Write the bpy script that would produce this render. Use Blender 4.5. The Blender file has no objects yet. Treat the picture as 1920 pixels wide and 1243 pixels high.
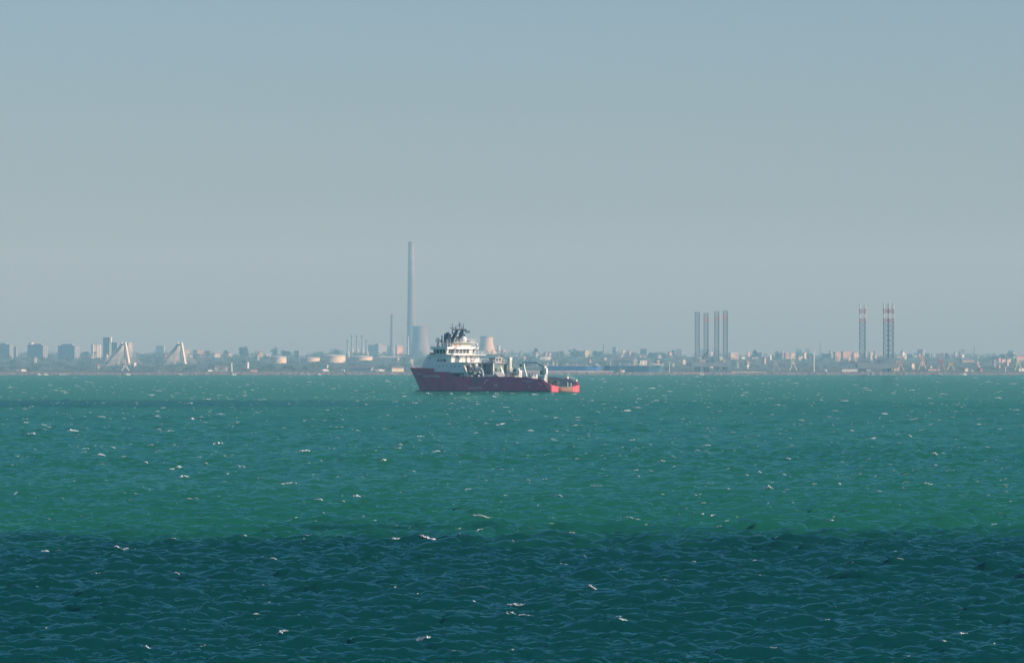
import bpy, math, random
import numpy as np
from mathutils import Vector, Matrix

random.seed(11)
RNG = np.random.default_rng(11)
scene = bpy.context.scene
COL = scene.collection
R = math.radians

# ------------------------------------------------------------------ camera
F_PX = 11000.0          # focal length in photograph pixels (1920 wide)
CAM_H = 9.0
HORIZON = 686.0
cam_d = bpy.data.cameras.new('camera')
cam_d.sensor_width = 36.0
cam_d.lens = F_PX / 1920.0 * 36.0
cam_d.clip_start = 1.0
cam_d.clip_end = 90000.0
cam = bpy.data.objects.new('camera', cam_d)
cam.location = (0, 0, CAM_H)
cam.rotation_euler = (R(90) + math.atan((HORIZON - 621.5) / F_PX), 0, 0)
COL.objects.link(cam)
scene.camera = cam

# ------------------------------------------------------------------ sky and sun
SUN_ELEV, SUN_AZ = 24.0, 107.0       # azimuth clockwise from +Y (the view direction)
world = bpy.data.worlds.new('World')
scene.world = world
world.use_nodes = True
wn = world.node_tree
wn.nodes.clear()
sky = wn.nodes.new('ShaderNodeTexSky')
sky.sky_type = 'NISHITA'
sky.sun_disc = False
sky.sun_elevation = R(SUN_ELEV)
sky.sun_rotation = R(SUN_AZ)
sky.altitude = 0
sky.air_density = 1.0
sky.dust_density = 0.75
sky.ozone_density = 6.0
bg = wn.nodes.new('ShaderNodeBackground')
bg.inputs['Strength'].default_value = 0.105
out = wn.nodes.new('ShaderNodeOutputWorld')
wb = wn.nodes.new('ShaderNodeVectorMath'); wb.operation = 'MULTIPLY'   # camera white balance
wb.inputs[1].default_value = (1.02, 0.975, 1.03)
wn.links.new(sky.outputs[0], wb.inputs[0])
wn.links.new(wb.outputs[0], bg.inputs['Color'])
wn.links.new(bg.outputs[0], out.inputs['Surface'])

sun_d = bpy.data.lights.new('sun', 'SUN')
sun_d.energy = 5.0
sun_d.angle = R(0.55)
sun_d.color = (1.0, 0.89, 0.73)
sun = bpy.data.objects.new('sun', sun_d)
sv = Vector((math.sin(R(SUN_AZ)) * math.cos(R(SUN_ELEV)), math.cos(R(SUN_AZ)) * math.cos(R(SUN_ELEV)), math.sin(R(SUN_ELEV))))
sun.rotation_euler = sv.to_track_quat('Z', 'Y').to_euler()
sun.location = (300, 0, 400)
COL.objects.link(sun)

scene.view_settings.view_transform = 'Standard'
scene.view_settings.look = 'None'
scene.view_settings.exposure = 0.0
scene.view_settings.gamma = 1.0
scene.view_settings.use_curve_mapping = False
scene.render.engine = 'CYCLES'
scene.cycles.max_bounces = 6
scene.cycles.volume_bounces = 1
scene.cycles.use_denoising = True
scene.cycles.use_adaptive_sampling = False

# ------------------------------------------------------------------ helpers
def W(px, py, D):
    return Vector(((px - 960.0) * D / F_PX, D, CAM_H - (py - HORIZON) * D / F_PX))

def sstep(a, b, x):
    t = np.clip((x - a) / (b - a), 0, 1)
    return t * t * (3 - 2 * t)

def far(D):
    """the town stretches well inland behind the quays"""
    return D if D < 6700 else 6700 + (D - 6700) * 2.8

def land_h(D):
    return 2.4 + 26.0 * float(sstep(6500, 12800, D))

MATS = {}
def mat(name, col, rough=0.6, var=0.12, scale=0.5, metal=0.0, bump=0.0, streak=False):
    if name in MATS:
        return MATS[name]
    m = bpy.data.materials.new(name)
    m.use_nodes = True
    nt = m.node_tree
    p = nt.nodes['Principled BSDF']
    p.inputs['Roughness'].default_value = rough
    p.inputs['Metallic'].default_value = metal
    tc = nt.nodes.new('ShaderNodeTexCoord')
    n = nt.nodes.new('ShaderNodeTexNoise')
    n.inputs['Scale'].default_value = scale
    n.inputs['Detail'].default_value = 6
    n.inputs['Roughness'].default_value = 0.65
    src = tc.outputs['Object']
    if streak:
        mp = nt.nodes.new('ShaderNodeMapping')
        mp.inputs['Scale'].default_value = (1, 1, 0.18)
        nt.links.new(src, mp.inputs[0]); src = mp.outputs[0]
    nt.links.new(src, n.inputs['Vector'])
    r = nt.nodes.new('ShaderNodeValToRGB')
    r.color_ramp.elements[0].position = 0.3
    r.color_ramp.elements[1].position = 0.7
    a = [max(0, c * (1 - var * 1.6)) for c in col]
    b = [min(1, c * (1 + var)) for c in col]
    r.color_ramp.elements[0].color = (*a, 1)
    r.color_ramp.elements[1].color = (*b, 1)
    nt.links.new(n.outputs['Fac'], r.inputs[0])
    nt.links.new(r.outputs[0], p.inputs['Base Color'])
    if bump:
        bp = nt.nodes.new('ShaderNodeBump')
        bp.inputs['Strength'].default_value = bump
        nt.links.new(n.outputs['Fac'], bp.inputs['Height'])
        nt.links.new(bp.outputs[0], p.inputs['Normal'])
    MATS[name] = m
    return m

class MB:
    """collects faces of one part"""
    def __init__(self):
        self.v = []; self.f = []
    def quad(self, *pts):
        n = len(self.v); self.v += [tuple(p) for p in pts]; self.f.append(tuple(range(n, n + len(pts))))
        return self
    def hexa(self, b, t):
        n = len(self.v); self.v += [tuple(p) for p in b] + [tuple(p) for p in t]
        k = len(b)
        self.f.append(tuple(n + i for i in reversed(range(k))))
        self.f.append(tuple(n + k + i for i in range(k)))
        for i in range(k):
            j = (i + 1) % k
            self.f.append((n + i, n + j, n + k + j, n + k + i))
        return self
    def box(self, x0, x1, y0, y1, z0, z1):
        b = [(x0, y0, z0), (x1, y0, z0), (x1, y1, z0), (x0, y1, z0)]
        return self.hexa(b, [(x, y, z1) for x, y, z in b])
    def prism(self, pts, z0, z1, shift=(0, 0), scale=1.0):
        return self.hexa([(x, y, z0) for x, y in pts], [(x * scale + shift[0], y * scale + shift[1], z1) for x, y in pts])
    def cyl(self, p0, p1, r0, r1=None, n=8):
        r1 = r0 if r1 is None else r1
        p0 = Vector(p0); p1 = Vector(p1)
        d = (p1 - p0).normalized()
        a = d.orthogonal().normalized(); c = d.cross(a)
        ring = lambda p, r: [p + (a * math.cos(2 * math.pi * i / n) + c * math.sin(2 * math.pi * i / n)) * r for i in range(n)]
        return self.hexa(ring(p0, r0), ring(p1, r1))
    def tube(self, pts, r, n=6):
        for a, b in zip(pts[:-1], pts[1:]):
            self.cyl(a, b, r, r, n)
        return self
    def lathe(self, prof, n=24, c=(0, 0, 0), cap=True):
        s = len(self.v)
        for r, z in prof:
            for i in range(n):
                t = 2 * math.pi * i / n
                self.v.append((c[0] + r * math.cos(t), c[1] + r * math.sin(t), c[2] + z))
        for k in range(len(prof) - 1):
            for i in range(n):
                j = (i + 1) % n
                self.f.append((s + k * n + i, s + k * n + j, s + (k + 1) * n + j, s + (k + 1) * n + i))
        if cap:
            self.f.append(tuple(s + i for i in reversed(range(n))))
            self.f.append(tuple(s + (len(prof) - 1) * n + i for i in range(n)))
        return self
    def ball(self, c, r, n=12, m=8, sz=1.0, z0=-1.0):
        prof = []
        for k in range(m + 1):
            a = math.asin(z0) + (math.pi / 2 - math.asin(z0)) * k / m
            prof.append((max(0.001, r * math.cos(a)), r * sz * math.sin(a)))
        return self.lathe(prof, n, c)
    def build(self, name, material, parent=None, smooth=False):
        me = bpy.data.meshes.new(name)
        me.from_pydata(self.v, [], self.f)
        me.validate()
        if material: me.materials.append(material)
        if smooth:
            me.polygons.foreach_set('use_smooth', [True] * len(me.polygons))
        o = bpy.data.objects.new(name, me)
        COL.objects.link(o)
        if parent is not None: o.parent = parent
        return o

def tag(o, label=None, cat=None, group=None, kind=None):
    if label: o['label'] = label
    if cat: o['category'] = cat
    if group: o['group'] = group
    if kind: o['kind'] = kind
    return o

def empty(name, loc, rz=0.0, label=None, cat=None, group=None):
    o = bpy.data.objects.new(name, None)
    o.empty_display_size = 1.0
    o.location = loc; o.rotation_euler = (0, 0, rz)
    COL.objects.link(o)
    return tag(o, label, cat, group)

# ================================================================== THE SEA
def spectrum_tile(N, L, lam_p, seed, wind, cut):
    rng = np.random.default_rng(seed)
    k1 = np.fft.fftfreq(N, d=L / N) * 2 * np.pi
    kx, ky = np.meshgrid(k1, k1, indexing='ij')
    k = np.sqrt(kx ** 2 + ky ** 2); k[0, 0] = 1e-6
    kp = 2 * np.pi / lam_p
    S = k ** -3.1 * np.exp(-1.1 * (kp / k) ** 2)
    c = (kx * wind[0] + ky * wind[1]) / k
    S *= np.where(c > 0, np.abs(c) ** 2.6, 0.10 * np.abs(c) ** 2) + 0.05
    S *= np.exp(-(k * cut / (2 * np.pi)) ** 2)
    S[0, 0] = 0
    g = rng.normal(size=(N, N)) + 1j * rng.normal(size=(N, N))
    H = g * np.sqrt(S)
    h = np.fft.ifft2(H).real
    dx = np.fft.ifft2(1j * kx / k * H).real
    dy = np.fft.ifft2(1j * ky / k * H).real
    return h, dx, dy

WIND = np.array([0.30, -0.954])
def make_tiles(cut):
    t1 = spectrum_tile(512, 118.0, 7.5, 3, WIND, cut)
    t2 = spectrum_tile(512, 83.0, 4.2, 8, WIND, cut)
    return t1, t2
TILES = [make_tiles(c) for c in (0.24, 1.4, 4.5)]
n1 = TILES[0][0][0].std(); n2 = TILES[0][1][0].std()
SIG = 0.145
CHOP = spectrum_tile(512, 29.0, 1.0, 21, WIND, 0.10)
nc_ = CHOP[0].std(); CHOP_SIG = 0.036
def bil(T, L, x, y):
    N = T.shape[0]
    u = (x / L % 1.0) * N; v = (y / L % 1.0) * N
    i = np.floor(u).astype(int); j = np.floor(v).astype(int)
    fu = u - i; fv = v - j
    i %= N; j %= N; i2 = (i + 1) % N; j2 = (j + 1) % N
    return (T[i, j] * (1 - fu) * (1 - fv) + T[i2, j] * fu * (1 - fv) + T[i, j2] * (1 - fu) * fv + T[i2, j2] * fu * fv)

def waves(x, y, level):
    (a, b) = TILES[level]
    # slow modulation of the wave height (groups)
    g = 1.0 + 0.25 * np.sin(x * 0.031 + 1.3 + 0.9 * np.sin(y * 0.017)) * np.sin(y * 0.023 + 0.6)
    xr = x * 0.9659 - y * 0.2588; yr = x * 0.2588 + y * 0.9659
    res = []
    for q in range(3):
        res.append((bil(a[q], 118.0, x, y) / n1 * 0.8 + bil(b[q], 83.0, xr, yr) / n2 * 0.6) * SIG * g)
    if level == 0:
        for q in range(3):
            res[q] = res[q] + bil(CHOP[q], 29.0, xr * .94 + yr * .34, yr * .94 - xr * .34) / nc_ * CHOP_SIG
    return res

def build_sea():
    ds = [-80.0, -20.0, 20.0, 60.0]
    d = 95.0
    while d < 1500:
        ds.append(d); d *= (1.0011 if d < 420 else 1.0015)
    while d < 3200:
        ds.append(d); d *= 1.0045
    while d < 6700:
        ds.append(d); d *= 1.012
    ds = np.array(ds)
    t = np.linspace(-0.112, 0.112, 425)
    t = np.concatenate(([-2.0, -0.8, -0.4, -0.22, -0.15], t, [0.15, 0.22, 0.4, 0.8, 2.0]))
    dd = np.maximum(ds, 60.0)
    X = np.clip(dd[:, None] * t[None, :], -5000, 5000)
    Y = np.repeat(ds[:, None], len(t), 1)
    H = np.zeros_like(X); DX = np.zeros_like(X); DY = np.zeros_like(X)
    dist = dd[:, None] + 0 * X
    w0 = 1 - sstep(450, 1150, dist); w2 = sstep(1300, 2600, dist); w1 = 1 - w0 - w2
    for wgt, lev in ((w0, 0), (w1, 1), (w2, 2)):
        h, dx, dy = waves(X, Y, lev)
        H += wgt * h; DX += wgt * dx; DY += wgt * dy
    edge = (np.abs(t)[None, :] < 0.14) & (ds[:, None] > 70)
    fade = np.where(edge, 1.0, 0.0) * (1 - sstep(3800, 5600, dist))
    H *= fade; DX *= fade; DY *= fade
    lam = 0.55
    V = np.stack([X - lam * DX, Y - lam * DY, H], -1).reshape(-1, 3)
    nr, nc = X.shape
    idx = np.arange(nr * nc).reshape(nr, nc)
    q = np.stack([idx[:-1, :-1], idx[:-1, 1:], idx[1:, 1:], idx[1:, :-1]], -1).reshape(-1, 4)
    me = bpy.data.meshes.new('sea')
    me.vertices.add(len(V)); me.vertices.foreach_set('co', V.ravel().astype(np.float32))
    me.loops.add(q.size); me.loops.foreach_set('vertex_index', q.ravel().astype(np.int32))
    me.polygons.add(len(q))
    me.polygons.foreach_set('loop_start', np.arange(0, q.size, 4, dtype=np.int32))
    me.polygons.foreach_set('loop_total', np.full(len(q), 4, dtype=np.int32))
    me.polygons.foreach_set('use_smooth', np.ones(len(q), dtype=bool))
    me.update(calc_edges=True)
    at = me.attributes.new('crest', 'FLOAT', 'POINT')
    at.data.foreach_set('value', (H / SIG).ravel().astype(np.float32))
    o = bpy.data.objects.new('sea', me)
    COL.objects.link(o)
    tag(o, 'choppy green sea with a dark blue near band and scattered whitecaps', kind='structure')
    return o

def water_material():
    m = bpy.data.materials.new('sea_water'); m.use_nodes = True
    nt = m.node_tree; L = nt.links
    p = nt.nodes['Principled BSDF']
    geo = nt.nodes.new('ShaderNodeNewGeometry')
    sep = nt.nodes.new('ShaderNodeSeparateXYZ'); L.new(geo.outputs['Position'], sep.inputs[0])
    def noise(sx, sy, scale, detail=4, rough=0.6):
        mp = nt.nodes.new('ShaderNodeMapping'); mp.inputs['Scale'].default_value = (sx, sy, 1)
        L.new(geo.outputs['Position'], mp.inputs[0])
        n = nt.nodes.new('ShaderNodeTexNoise'); n.inputs['Scale'].default_value = scale
        n.inputs['Detail'].default_value = detail; n.inputs['Roughness'].default_value = rough
        L.new(mp.outputs[0], n.inputs['Vector'])
        return n.outputs['Fac']
    def math_(op, a, b=None, c=None):
        n = nt.nodes.new('ShaderNodeMath'); n.operation = op
        for i, x in enumerate((a, b, c)):
            if x is None: continue
            if isinstance(x, (int, float)): n.inputs[i].default_value = x
            else: L.new(x, n.inputs[i])
        return n.outputs[0]
    def mrange(v, a, b, c=0.0, d=1.0):
        n = nt.nodes.new('ShaderNodeMapRange'); n.interpolation_type = 'SMOOTHSTEP'
        L.new(v, n.inputs[0])
        for i, x in zip((1, 2, 3, 4), (a, b, c, d)): n.inputs[i].default_value = x
        return n.outputs[0]
    def mix(f, a, b):
        n = nt.nodes.new('ShaderNodeMix'); n.data_type = 'RGBA'
        L.new(f, n.inputs['Factor'])
        for i, x in zip((6, 7), (a, b)):
            if isinstance(x, tuple): n.inputs[i].default_value = (*x, 1)
            else: L.new(x, n.inputs[i])
        return n.outputs[2]
    # a darker blue-green is mixed into the green by position, with ragged edges
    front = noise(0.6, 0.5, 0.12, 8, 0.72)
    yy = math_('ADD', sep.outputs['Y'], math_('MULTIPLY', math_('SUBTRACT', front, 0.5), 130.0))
    near_dark = math_('SUBTRACT', 1.0, mrange(yy, 282, 338))
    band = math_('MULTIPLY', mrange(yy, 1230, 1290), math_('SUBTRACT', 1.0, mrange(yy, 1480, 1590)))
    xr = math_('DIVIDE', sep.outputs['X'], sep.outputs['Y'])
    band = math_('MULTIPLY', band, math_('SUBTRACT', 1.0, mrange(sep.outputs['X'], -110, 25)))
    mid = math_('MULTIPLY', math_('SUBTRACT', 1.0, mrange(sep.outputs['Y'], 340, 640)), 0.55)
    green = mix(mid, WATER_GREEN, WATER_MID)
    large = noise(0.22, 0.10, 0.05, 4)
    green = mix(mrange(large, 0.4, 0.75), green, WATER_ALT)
    body = mix(math_('MAXIMUM', near_dark, math_('MULTIPLY', band, 0.6)), green, WATER_DARK)
    # thin foam streaks left behind by breakers
    st = noise(0.35, 1.6, 1.5, 8, 0.75)
    att = nt.nodes.new('ShaderNodeAttribute'); att.attribute_name = 'crest'
    crest = mrange(att.outputs['Fac'], 1.3, 2.6)
    stk = math_('MULTIPLY', mrange(st, 0.60, 0.72), crest)
    body = mix(math_('MULTIPLY', stk, 0.3), body, (0.55, 0.62, 0.62))
    nt.nodes.remove(p)
    dif = nt.nodes.new('ShaderNodeBsdfDiffuse'); glo = nt.nodes.new('ShaderNodeBsdfGlossy')
    glo.inputs['Roughness'].default_value = 0.06
    glo.inputs['Color'].default_value = (0.40, 0.86, 0.92, 1)
    fr = nt.nodes.new('ShaderNodeFresnel'); fr.inputs['IOR'].default_value = 1.33
    ms = nt.nodes.new('ShaderNodeMixShader')
    # mutual shadowing of the wavelets keeps the reflectance of a rough sea low at grazing angles
    L.new(math_('MULTIPLY', mrange(fr.outputs[0], 0.06, 0.95, 0.03, 1.0), mrange(sep.outputs['Y'], 400, 1300, WATER_CAP, 0.22)), ms.inputs[0])
    L.new(dif.outputs[0], ms.inputs[1]); L.new(glo.outputs[0], ms.inputs[2])
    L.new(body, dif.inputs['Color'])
    L.new(ms.outputs[0], nt.nodes['Material Output'].inputs['Surface'])
    # ripples
    r1 = noise(0.5, 0.8, 2.6, 3, 0.55)
    r2 = noise(0.8, 1.3, 6.0, 4, 0.65)
    fd = math_('SUBTRACT', 1.0, mrange(sep.outputs['Y'], 250, 900, 0.0, 0.85))
    hgt = math_('ADD', math_('MULTIPLY', r1, math_('MULTIPLY', fd, 0.058)), math_('MULTIPLY', r2, math_('MULTIPLY', fd, 0.006)))
    bp = nt.nodes.new('ShaderNodeBump'); bp.inputs['Strength'].default_value = 1.0
    bp.inputs['Distance'].default_value = 1.0
    L.new(hgt, bp.inputs['Height'])
    for n_ in (glo, fr): L.new(bp.outputs[0], n_.inputs['Normal'])
    # light scattered back by the water column hardly follows the surface slope
    soft = nt.nodes.new('ShaderNodeVectorMath'); soft.operation = 'MULTIPLY_ADD'
    L.new(bp.outputs[0], soft.inputs[0]); soft.inputs[1].default_value = (0.08, 0.08, 0.08); soft.inputs[2].default_value = (0, 0, 0.92)
    nrm = nt.nodes.new('ShaderNodeVectorMath'); nrm.operation = 'NORMALIZE'
    L.new(soft.outputs[0], nrm.inputs[0]); L.new(nrm.outputs[0], dif.inputs['Normal'])
    return m

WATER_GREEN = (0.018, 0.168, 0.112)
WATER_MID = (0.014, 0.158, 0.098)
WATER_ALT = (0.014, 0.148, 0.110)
WATER_DARK = (0.003, 0.070, 0.068)
WATER_CAP = 0.37
sea = build_sea()
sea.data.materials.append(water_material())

# whitecaps: breaking crests, small ragged ridges of foam standing on the waves
def wave_at(x, y):
    x = np.asarray(x, float); y = np.asarray(y, float)
    w0 = 1 - sstep(450, 1150, y); w2 = sstep(1300, 2600, y); w1 = 1 - w0 - w2
    h = sum(w * waves(x, y, l)[0] for w, l in ((w0, 0), (w1, 1), (w2, 2)))
    return h * (1 - sstep(3800, 5600, y))

def build_whitecaps():
    spots = []
    # the larger breakers the photograph shows: px, py, width px, height px
    known = [(803, 1015, 36, 9), (1182, 982, 42, 7), (965, 1151, 48, 7), (968, 1140, 36, 5), (790, 1213, 30, 12), (530, 1186, 50, 7),
             (745, 1017, 20, 5), (540, 910, 44, 6), (665, 936, 22, 6), (335, 881, 34, 5), (347, 898, 30, 4), (424, 893, 10, 8),
             (605, 940, 34, 4), (907, 984, 56, 5), (1437, 922, 34, 5), (1545, 851, 24, 6), (1237, 871, 28, 4), (1748, 856, 22, 5),
             (408, 836, 26, 6), (787, 820, 22, 4), (46, 794, 28, 5), (60, 815, 34, 5), (135, 810, 36, 5), (1172, 771, 26, 5),
             (1660, 777, 20, 4), (85, 1041, 30, 5), (890, 1140, 14, 7), (1890, 929, 12, 5), (1340, 977, 14, 5), (1105, 1103, 26, 4),
             (278, 1226, 34, 5), (215, 1036, 40, 4), (185, 857, 36, 4), (1800, 1193, 24, 5), (1862, 990, 20, 4), (1055, 1064, 24, 4),
             (1740, 915, 20, 3), (940, 799, 26, 4), (1020, 905, 22, 3), (1573, 911, 14, 4), (720, 870, 12, 5), (690, 760, 18, 3),
             (360, 757, 20, 4), (930, 745, 30, 4), (1130, 760, 20, 4), (1395, 742, 16, 3), (1705, 820, 20, 4), (1310, 940, 26, 3), (880, 738, 16, 3), (930, 739, 12, 3), (960, 738, 14, 3), (1000, 740, 20, 4), (1035, 738, 14, 3), (845, 739, 10, 3), (800, 738, 12, 3), (1078, 739, 12, 3)]
    for k in known: spots.append(k)
    bands = [(706, 716, 150), (716, 735, 330), (735, 765, 380), (765, 800, 300), (800, 850, 210), (850, 900, 110), (900, 960, 80),
             (960, 1030, 42), (1030, 1120, 26), (1120, 1250, 20)]
    for y0, y1, n in bands:
        n = int(n * (1.35 if y0 < 800 else 1.6))
        for i in range(n):
            py = random.uniform(y0, y1); px = random.uniform(-280, 2200)
            w = min(30, 2.2 + random.expovariate(1 / 3.8)) * (1.0 + (py - 706) / 600)
            spots.append((px, py, w, max(0.8, w * random.uniform(0.06, 0.15))))
    V = []; Fc = []
    for px, py, wp, hp in spots:
        D = F_PX * CAM_H / (py - HORIZON)
        x = (px - 960) * D / F_PX
        ys = D + np.linspace(-3.5, 3.5, 29)
        hh = wave_at(np.full(29, x), ys)
        y0 = float(ys[int(np.argmax(hh))])
        w0 = wp * D / F_PX; h0 = hp * D / F_PX * 0.68
        skew = random.uniform(-0.35, 0.35)
        strands = 1 if wp < 9 else 2 + int(wp / 9)
        for sidx in range(strands):
            if sidx == 0: w, off, hgt = w0 * random.uniform(.7, 1.0), 0.0, h0
            else: w, off, hgt = w0 * random.uniform(.15, .55), random.uniform(-.5, .5) * w0, h0 * random.uniform(.25, .75)
            cx = x + off * (1 - .5 * w / w0)
            y = y0 + off * skew * 2 + (random.uniform(-.8, .5) * h0 * 3 if sidx else 0)
            n = max(5, min(30, int(5 + wp * w / w0 / 1.3)))
            xs = cx + np.linspace(-0.5, 0.5, n) * w
            t = np.linspace(-1, 1, n)
            arc = (t ** 2) * w * random.uniform(0.0, 0.12) + t * w * skew + np.array([random.gauss(0, .25) for _ in range(n)]) * hgt
            zs = wave_at(xs, y + arc)
            pk = random.uniform(-0.7, 0.7)
            env = np.clip(1 - np.abs((t - pk) / np.where(t > pk, 1 - pk, 1 + pk)) ** random.uniform(0.7, 1.8), 0, 1)
            rough = np.array([random.random() ** 1.3 for _ in range(n)])
            env = env * (0.15 + 0.85 * rough)
            base = len(V)
            for i in range(n):
                e = float(env[i]); z = float(zs[i]); yy = y + float(arc[i])
                jx = random.uniform(-.45, .45) * w / n
                dep = hgt * (0.4 + 2.0 * e)
                V.append((xs[i], yy + hgt * 0.5, z - 0.15 * hgt - 0.03))
                V.append((xs[i] + jx, yy - hgt * 0.1, z + hgt * e * 0.70))
                V.append((xs[i] + jx * .5, yy - dep * 0.55, z + hgt * e * random.uniform(0.05, 0.5)))
                V.append((xs[i], yy - dep, z - hgt * (0.25 * e + random.uniform(0.0, 0.25))))
            for i in range(n - 1):
                if env[i] < 0.10 and env[i + 1] < 0.16: continue
                for q in range(3):
                    a = base + i * 4 + q; b = a + 4
                    Fc.append((a, a + 1, b + 1, b))
    mb = MB(); mb.v = V; mb.f = Fc
    o = mb.build('whitecap_foam', mat('foam', (0.66, 0.72, 0.73), 0.9, 0.06, 4.0), smooth=True)
    tag(o, 'white foam of small breaking crests scattered over the sea', kind='stuff')
build_whitecaps()

# ================================================================== LAND
def build_land():
    mb = MB()
    ds = [6520, 6560, 6700, 6900, 7300, 7800, 8300, 8800, 9300, 9800, 10400, 11000, 11700, 12600, 13600, 14800, 16400]
    ts = np.linspace(-0.34, 0.34, 121)
    n = len(ts)
    for k, d in enumerate(ds):
        for t in ts:
            x = t * d
            z = land_h(d) + (1.6 * math.sin(x * 0.011 + d * 0.004) + 1.2 * math.sin(x * 0.027 + 2) if d > 6600 else 0)
            if k == 0: z = -2.0
            mb.v.append((x, d, z))
    for k in range(len(ds) - 1):
        for i in range(n - 1):
            a = k * n + i
            mb.f.append((a, a + 1, a + n + 1, a + n))
    o = mb.build('land', mat('scrub_ground', (0.09, 0.11, 0.06), 0.95, 0.35, 0.02), smooth=True)
    tag(o, 'low hazy coastal land behind the harbour', kind='structure')
build_land()

# ================================================================== THE SUPPLY SHIP
SHIP_A = R(44)
p0 = W(1060.5, 735, F_PX * CAM_H / (735 - HORIZON))
ship = empty('offshore_supply_ship', (p0.x, p0.y, 0.0), math.pi - SHIP_A,
             'burgundy hulled offshore supply ship with white superstructure in mid bay', 'ship')

ship.scale = (1.037, 1.0, 1.0)
M_HULL = mat('hull_burgundy', (0.52, 0.008, 0.11), 0.6, 0.22, 0.35, streak=True)
M_HULL_SUNLIT = mat('hull_red_sunlit', (0.90, 0.11, 0.15), 0.5, 0.14, 0.6)  # hull red made brighter, sunlight on the stern worked into the colour
M_BOOT = mat('boot_topping_navy', (0.012, 0.022, 0.055), 0.5, 0.2, 0.5)
M_WHITE = mat('ship_white_paint', (0.82, 0.81, 0.78), 0.45, 0.06, 0.5, streak=True)
M_GREY = mat('ship_grey_paint', (0.36, 0.37, 0.38), 0.55, 0.12, 0.8)
M_DARK = mat('ship_dark_machinery', (0.03, 0.035, 0.04), 0.5, 0.3, 1.2)
M_NAVY = mat('mast_navy', (0.005, 0.011, 0.045), 0.45, 0.2, 1.0)
M_GLASS = mat('bridge_glass', (0.010, 0.030, 0.032), 0.08, 0.1, 1.0)
M_RUST = mat('stern_roller_rust', (0.34, 0.17, 0.12), 0.75, 0.35, 0.9)
M_GREEN = mat('rescue_boat_green', (0.09, 0.16, 0.13), 0.5, 0.2, 1.0)
M_DECKG = mat('deck_green', (0.10, 0.17, 0.15), 0.7, 0.2, 0.5)
M_ORANGE = mat('lifebuoy_orange', (0.85, 0.22, 0.05), 0.5, 0.1, 1.0)
M_LETTER = mat('hull_lettering', (0.74, 0.72, 0.80), 0.6, 0.05, 1.0)
M_CREAMY = mat('crane_cream', (0.74, 0.72, 0.64), 0.5, 0.10, 0.8, streak=True)

def smooth01(t):
    t = min(1.0, max(0.0, t)); return t * t * (3 - 2 * t)
def bow_u(z):
    return 68.3 + (4.9 * (z / 8.3) ** 1.25 if z > 0 else -0.4 * min(1, -z))
def half_b(u, z):
    """half breadth of the hull"""
    zz = max(0.0, z)
    ub = bow_u(z)
    ush = 40 + 9.5 * min(1, zz / 7.0)
    pw = 1.75 + 0.75 * min(1, zz / 8.0)
    b = 8.0
    if u > ush:
        t = min(1.0, (u - ush) / (ub - ush))
        b = 8.0 * (1 - t ** pw)
    Rc = 7.0 - 4.8 * min(1, zz / 4.0)
    cc = 1.25
    if u < Rc:
        t = (Rc - u) / Rc
        b = 8.0 - cc + cc * math.sqrt(max(0, 1 - t * t))
    return max(0.0, b)
def sheer(u):
    if u < 5.0: return 2.4 + 2.05 * smooth01((u + 0.4) / 5.2) ** 0.8
    if u < 15: return 4.45 + 0.75 * smooth01((u - 5) / 10)
    if u < 43.5: return 5.2
    if u < 47.0: return 5.2 + 1.75 * (u - 43.5) / 3.5
    if u < 53.8: return 6.95
    if u < 54.2: return 6.95 + 1.2 * (u - 53.8) / 0.4
    return 8.15 + 0.25 * smooth01((u - 54) / 19)

def quarter_u(z):
    return 0.5 + 2.7 * min(1.0, max(0.0, z) / 3.8)

def hull_strip(u_list, zlo, zhi, side, nz, inset=0.0):
    """patch of the shell between two height functions"""
    mb = MB()
    for u in u_list:
        a, b = zlo(u), zhi(u)
        for k in range(nz + 1):
            z = a + (b - a) * k / nz
            uu = u
            if u <= 3.2 and not inset:          # the quarter ends along a slanting line
                uu = u / 3.2 * quarter_u(z)
            if u > 60:                          # stations close to the stem follow its rake
                uu = 60 + (u - 60) / 8.3 * (bow_u(z) - 60)
            mb.v.append((uu, side * max(0.0, half_b(uu, z) - inset), z))
    n = nz + 1
    for i in range(len(u_list) - 1):
        for k in range(nz):
            q = (i * n + k, (i + 1) * n + k, (i + 1) * n + k + 1, i * n + k + 1)
            mb.f.append(q if side < 0 else q[::-1])
    return mb

US = [3.2, 4, 5, 6.5, 8.5, 12, 18, 25, 32, 38, 43.5, 45, 47, 50, 53.8, 54.2, 56, 58, 60, 61.5, 63, 64.5, 66, 67.2, 68.0, 68.3]
UQ = [0.0, 0.08, 0.25, 0.5, 0.9, 1.4, 2.0, 2.6, 3.2]
hull = MB()
for sd in (1, -1):
    h = hull_strip(US, lambda u: 0.55, sheer, sd, 10)
    n = len(hull.v); hull.v += h.v; hull.f += [tuple(i + n for i in f) for f in h.f]
hull_o = hull.build('hull', M_HULL, ship, smooth=True)
boot = MB()
for sd in (1, -1):
    h = hull_strip(US, lambda u: -2.5, lambda u: 0.55, sd, 4)
    n = len(boot.v); boot.v += h.v; boot.f += [tuple(i + n for i in f) for f in h.f]
tag(boot.build('boot_topping', M_BOOT, ship, smooth=True), 'dark navy strip of the hull at the waterline')
for sd in (1, -1):
    q = hull_strip(UQ, lambda u: -2.5, sheer, sd, 10)
    tag(q.build('stern_quarter', M_HULL_SUNLIT, ship, smooth=True), 'rounded bright red stern quarter')
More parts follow.
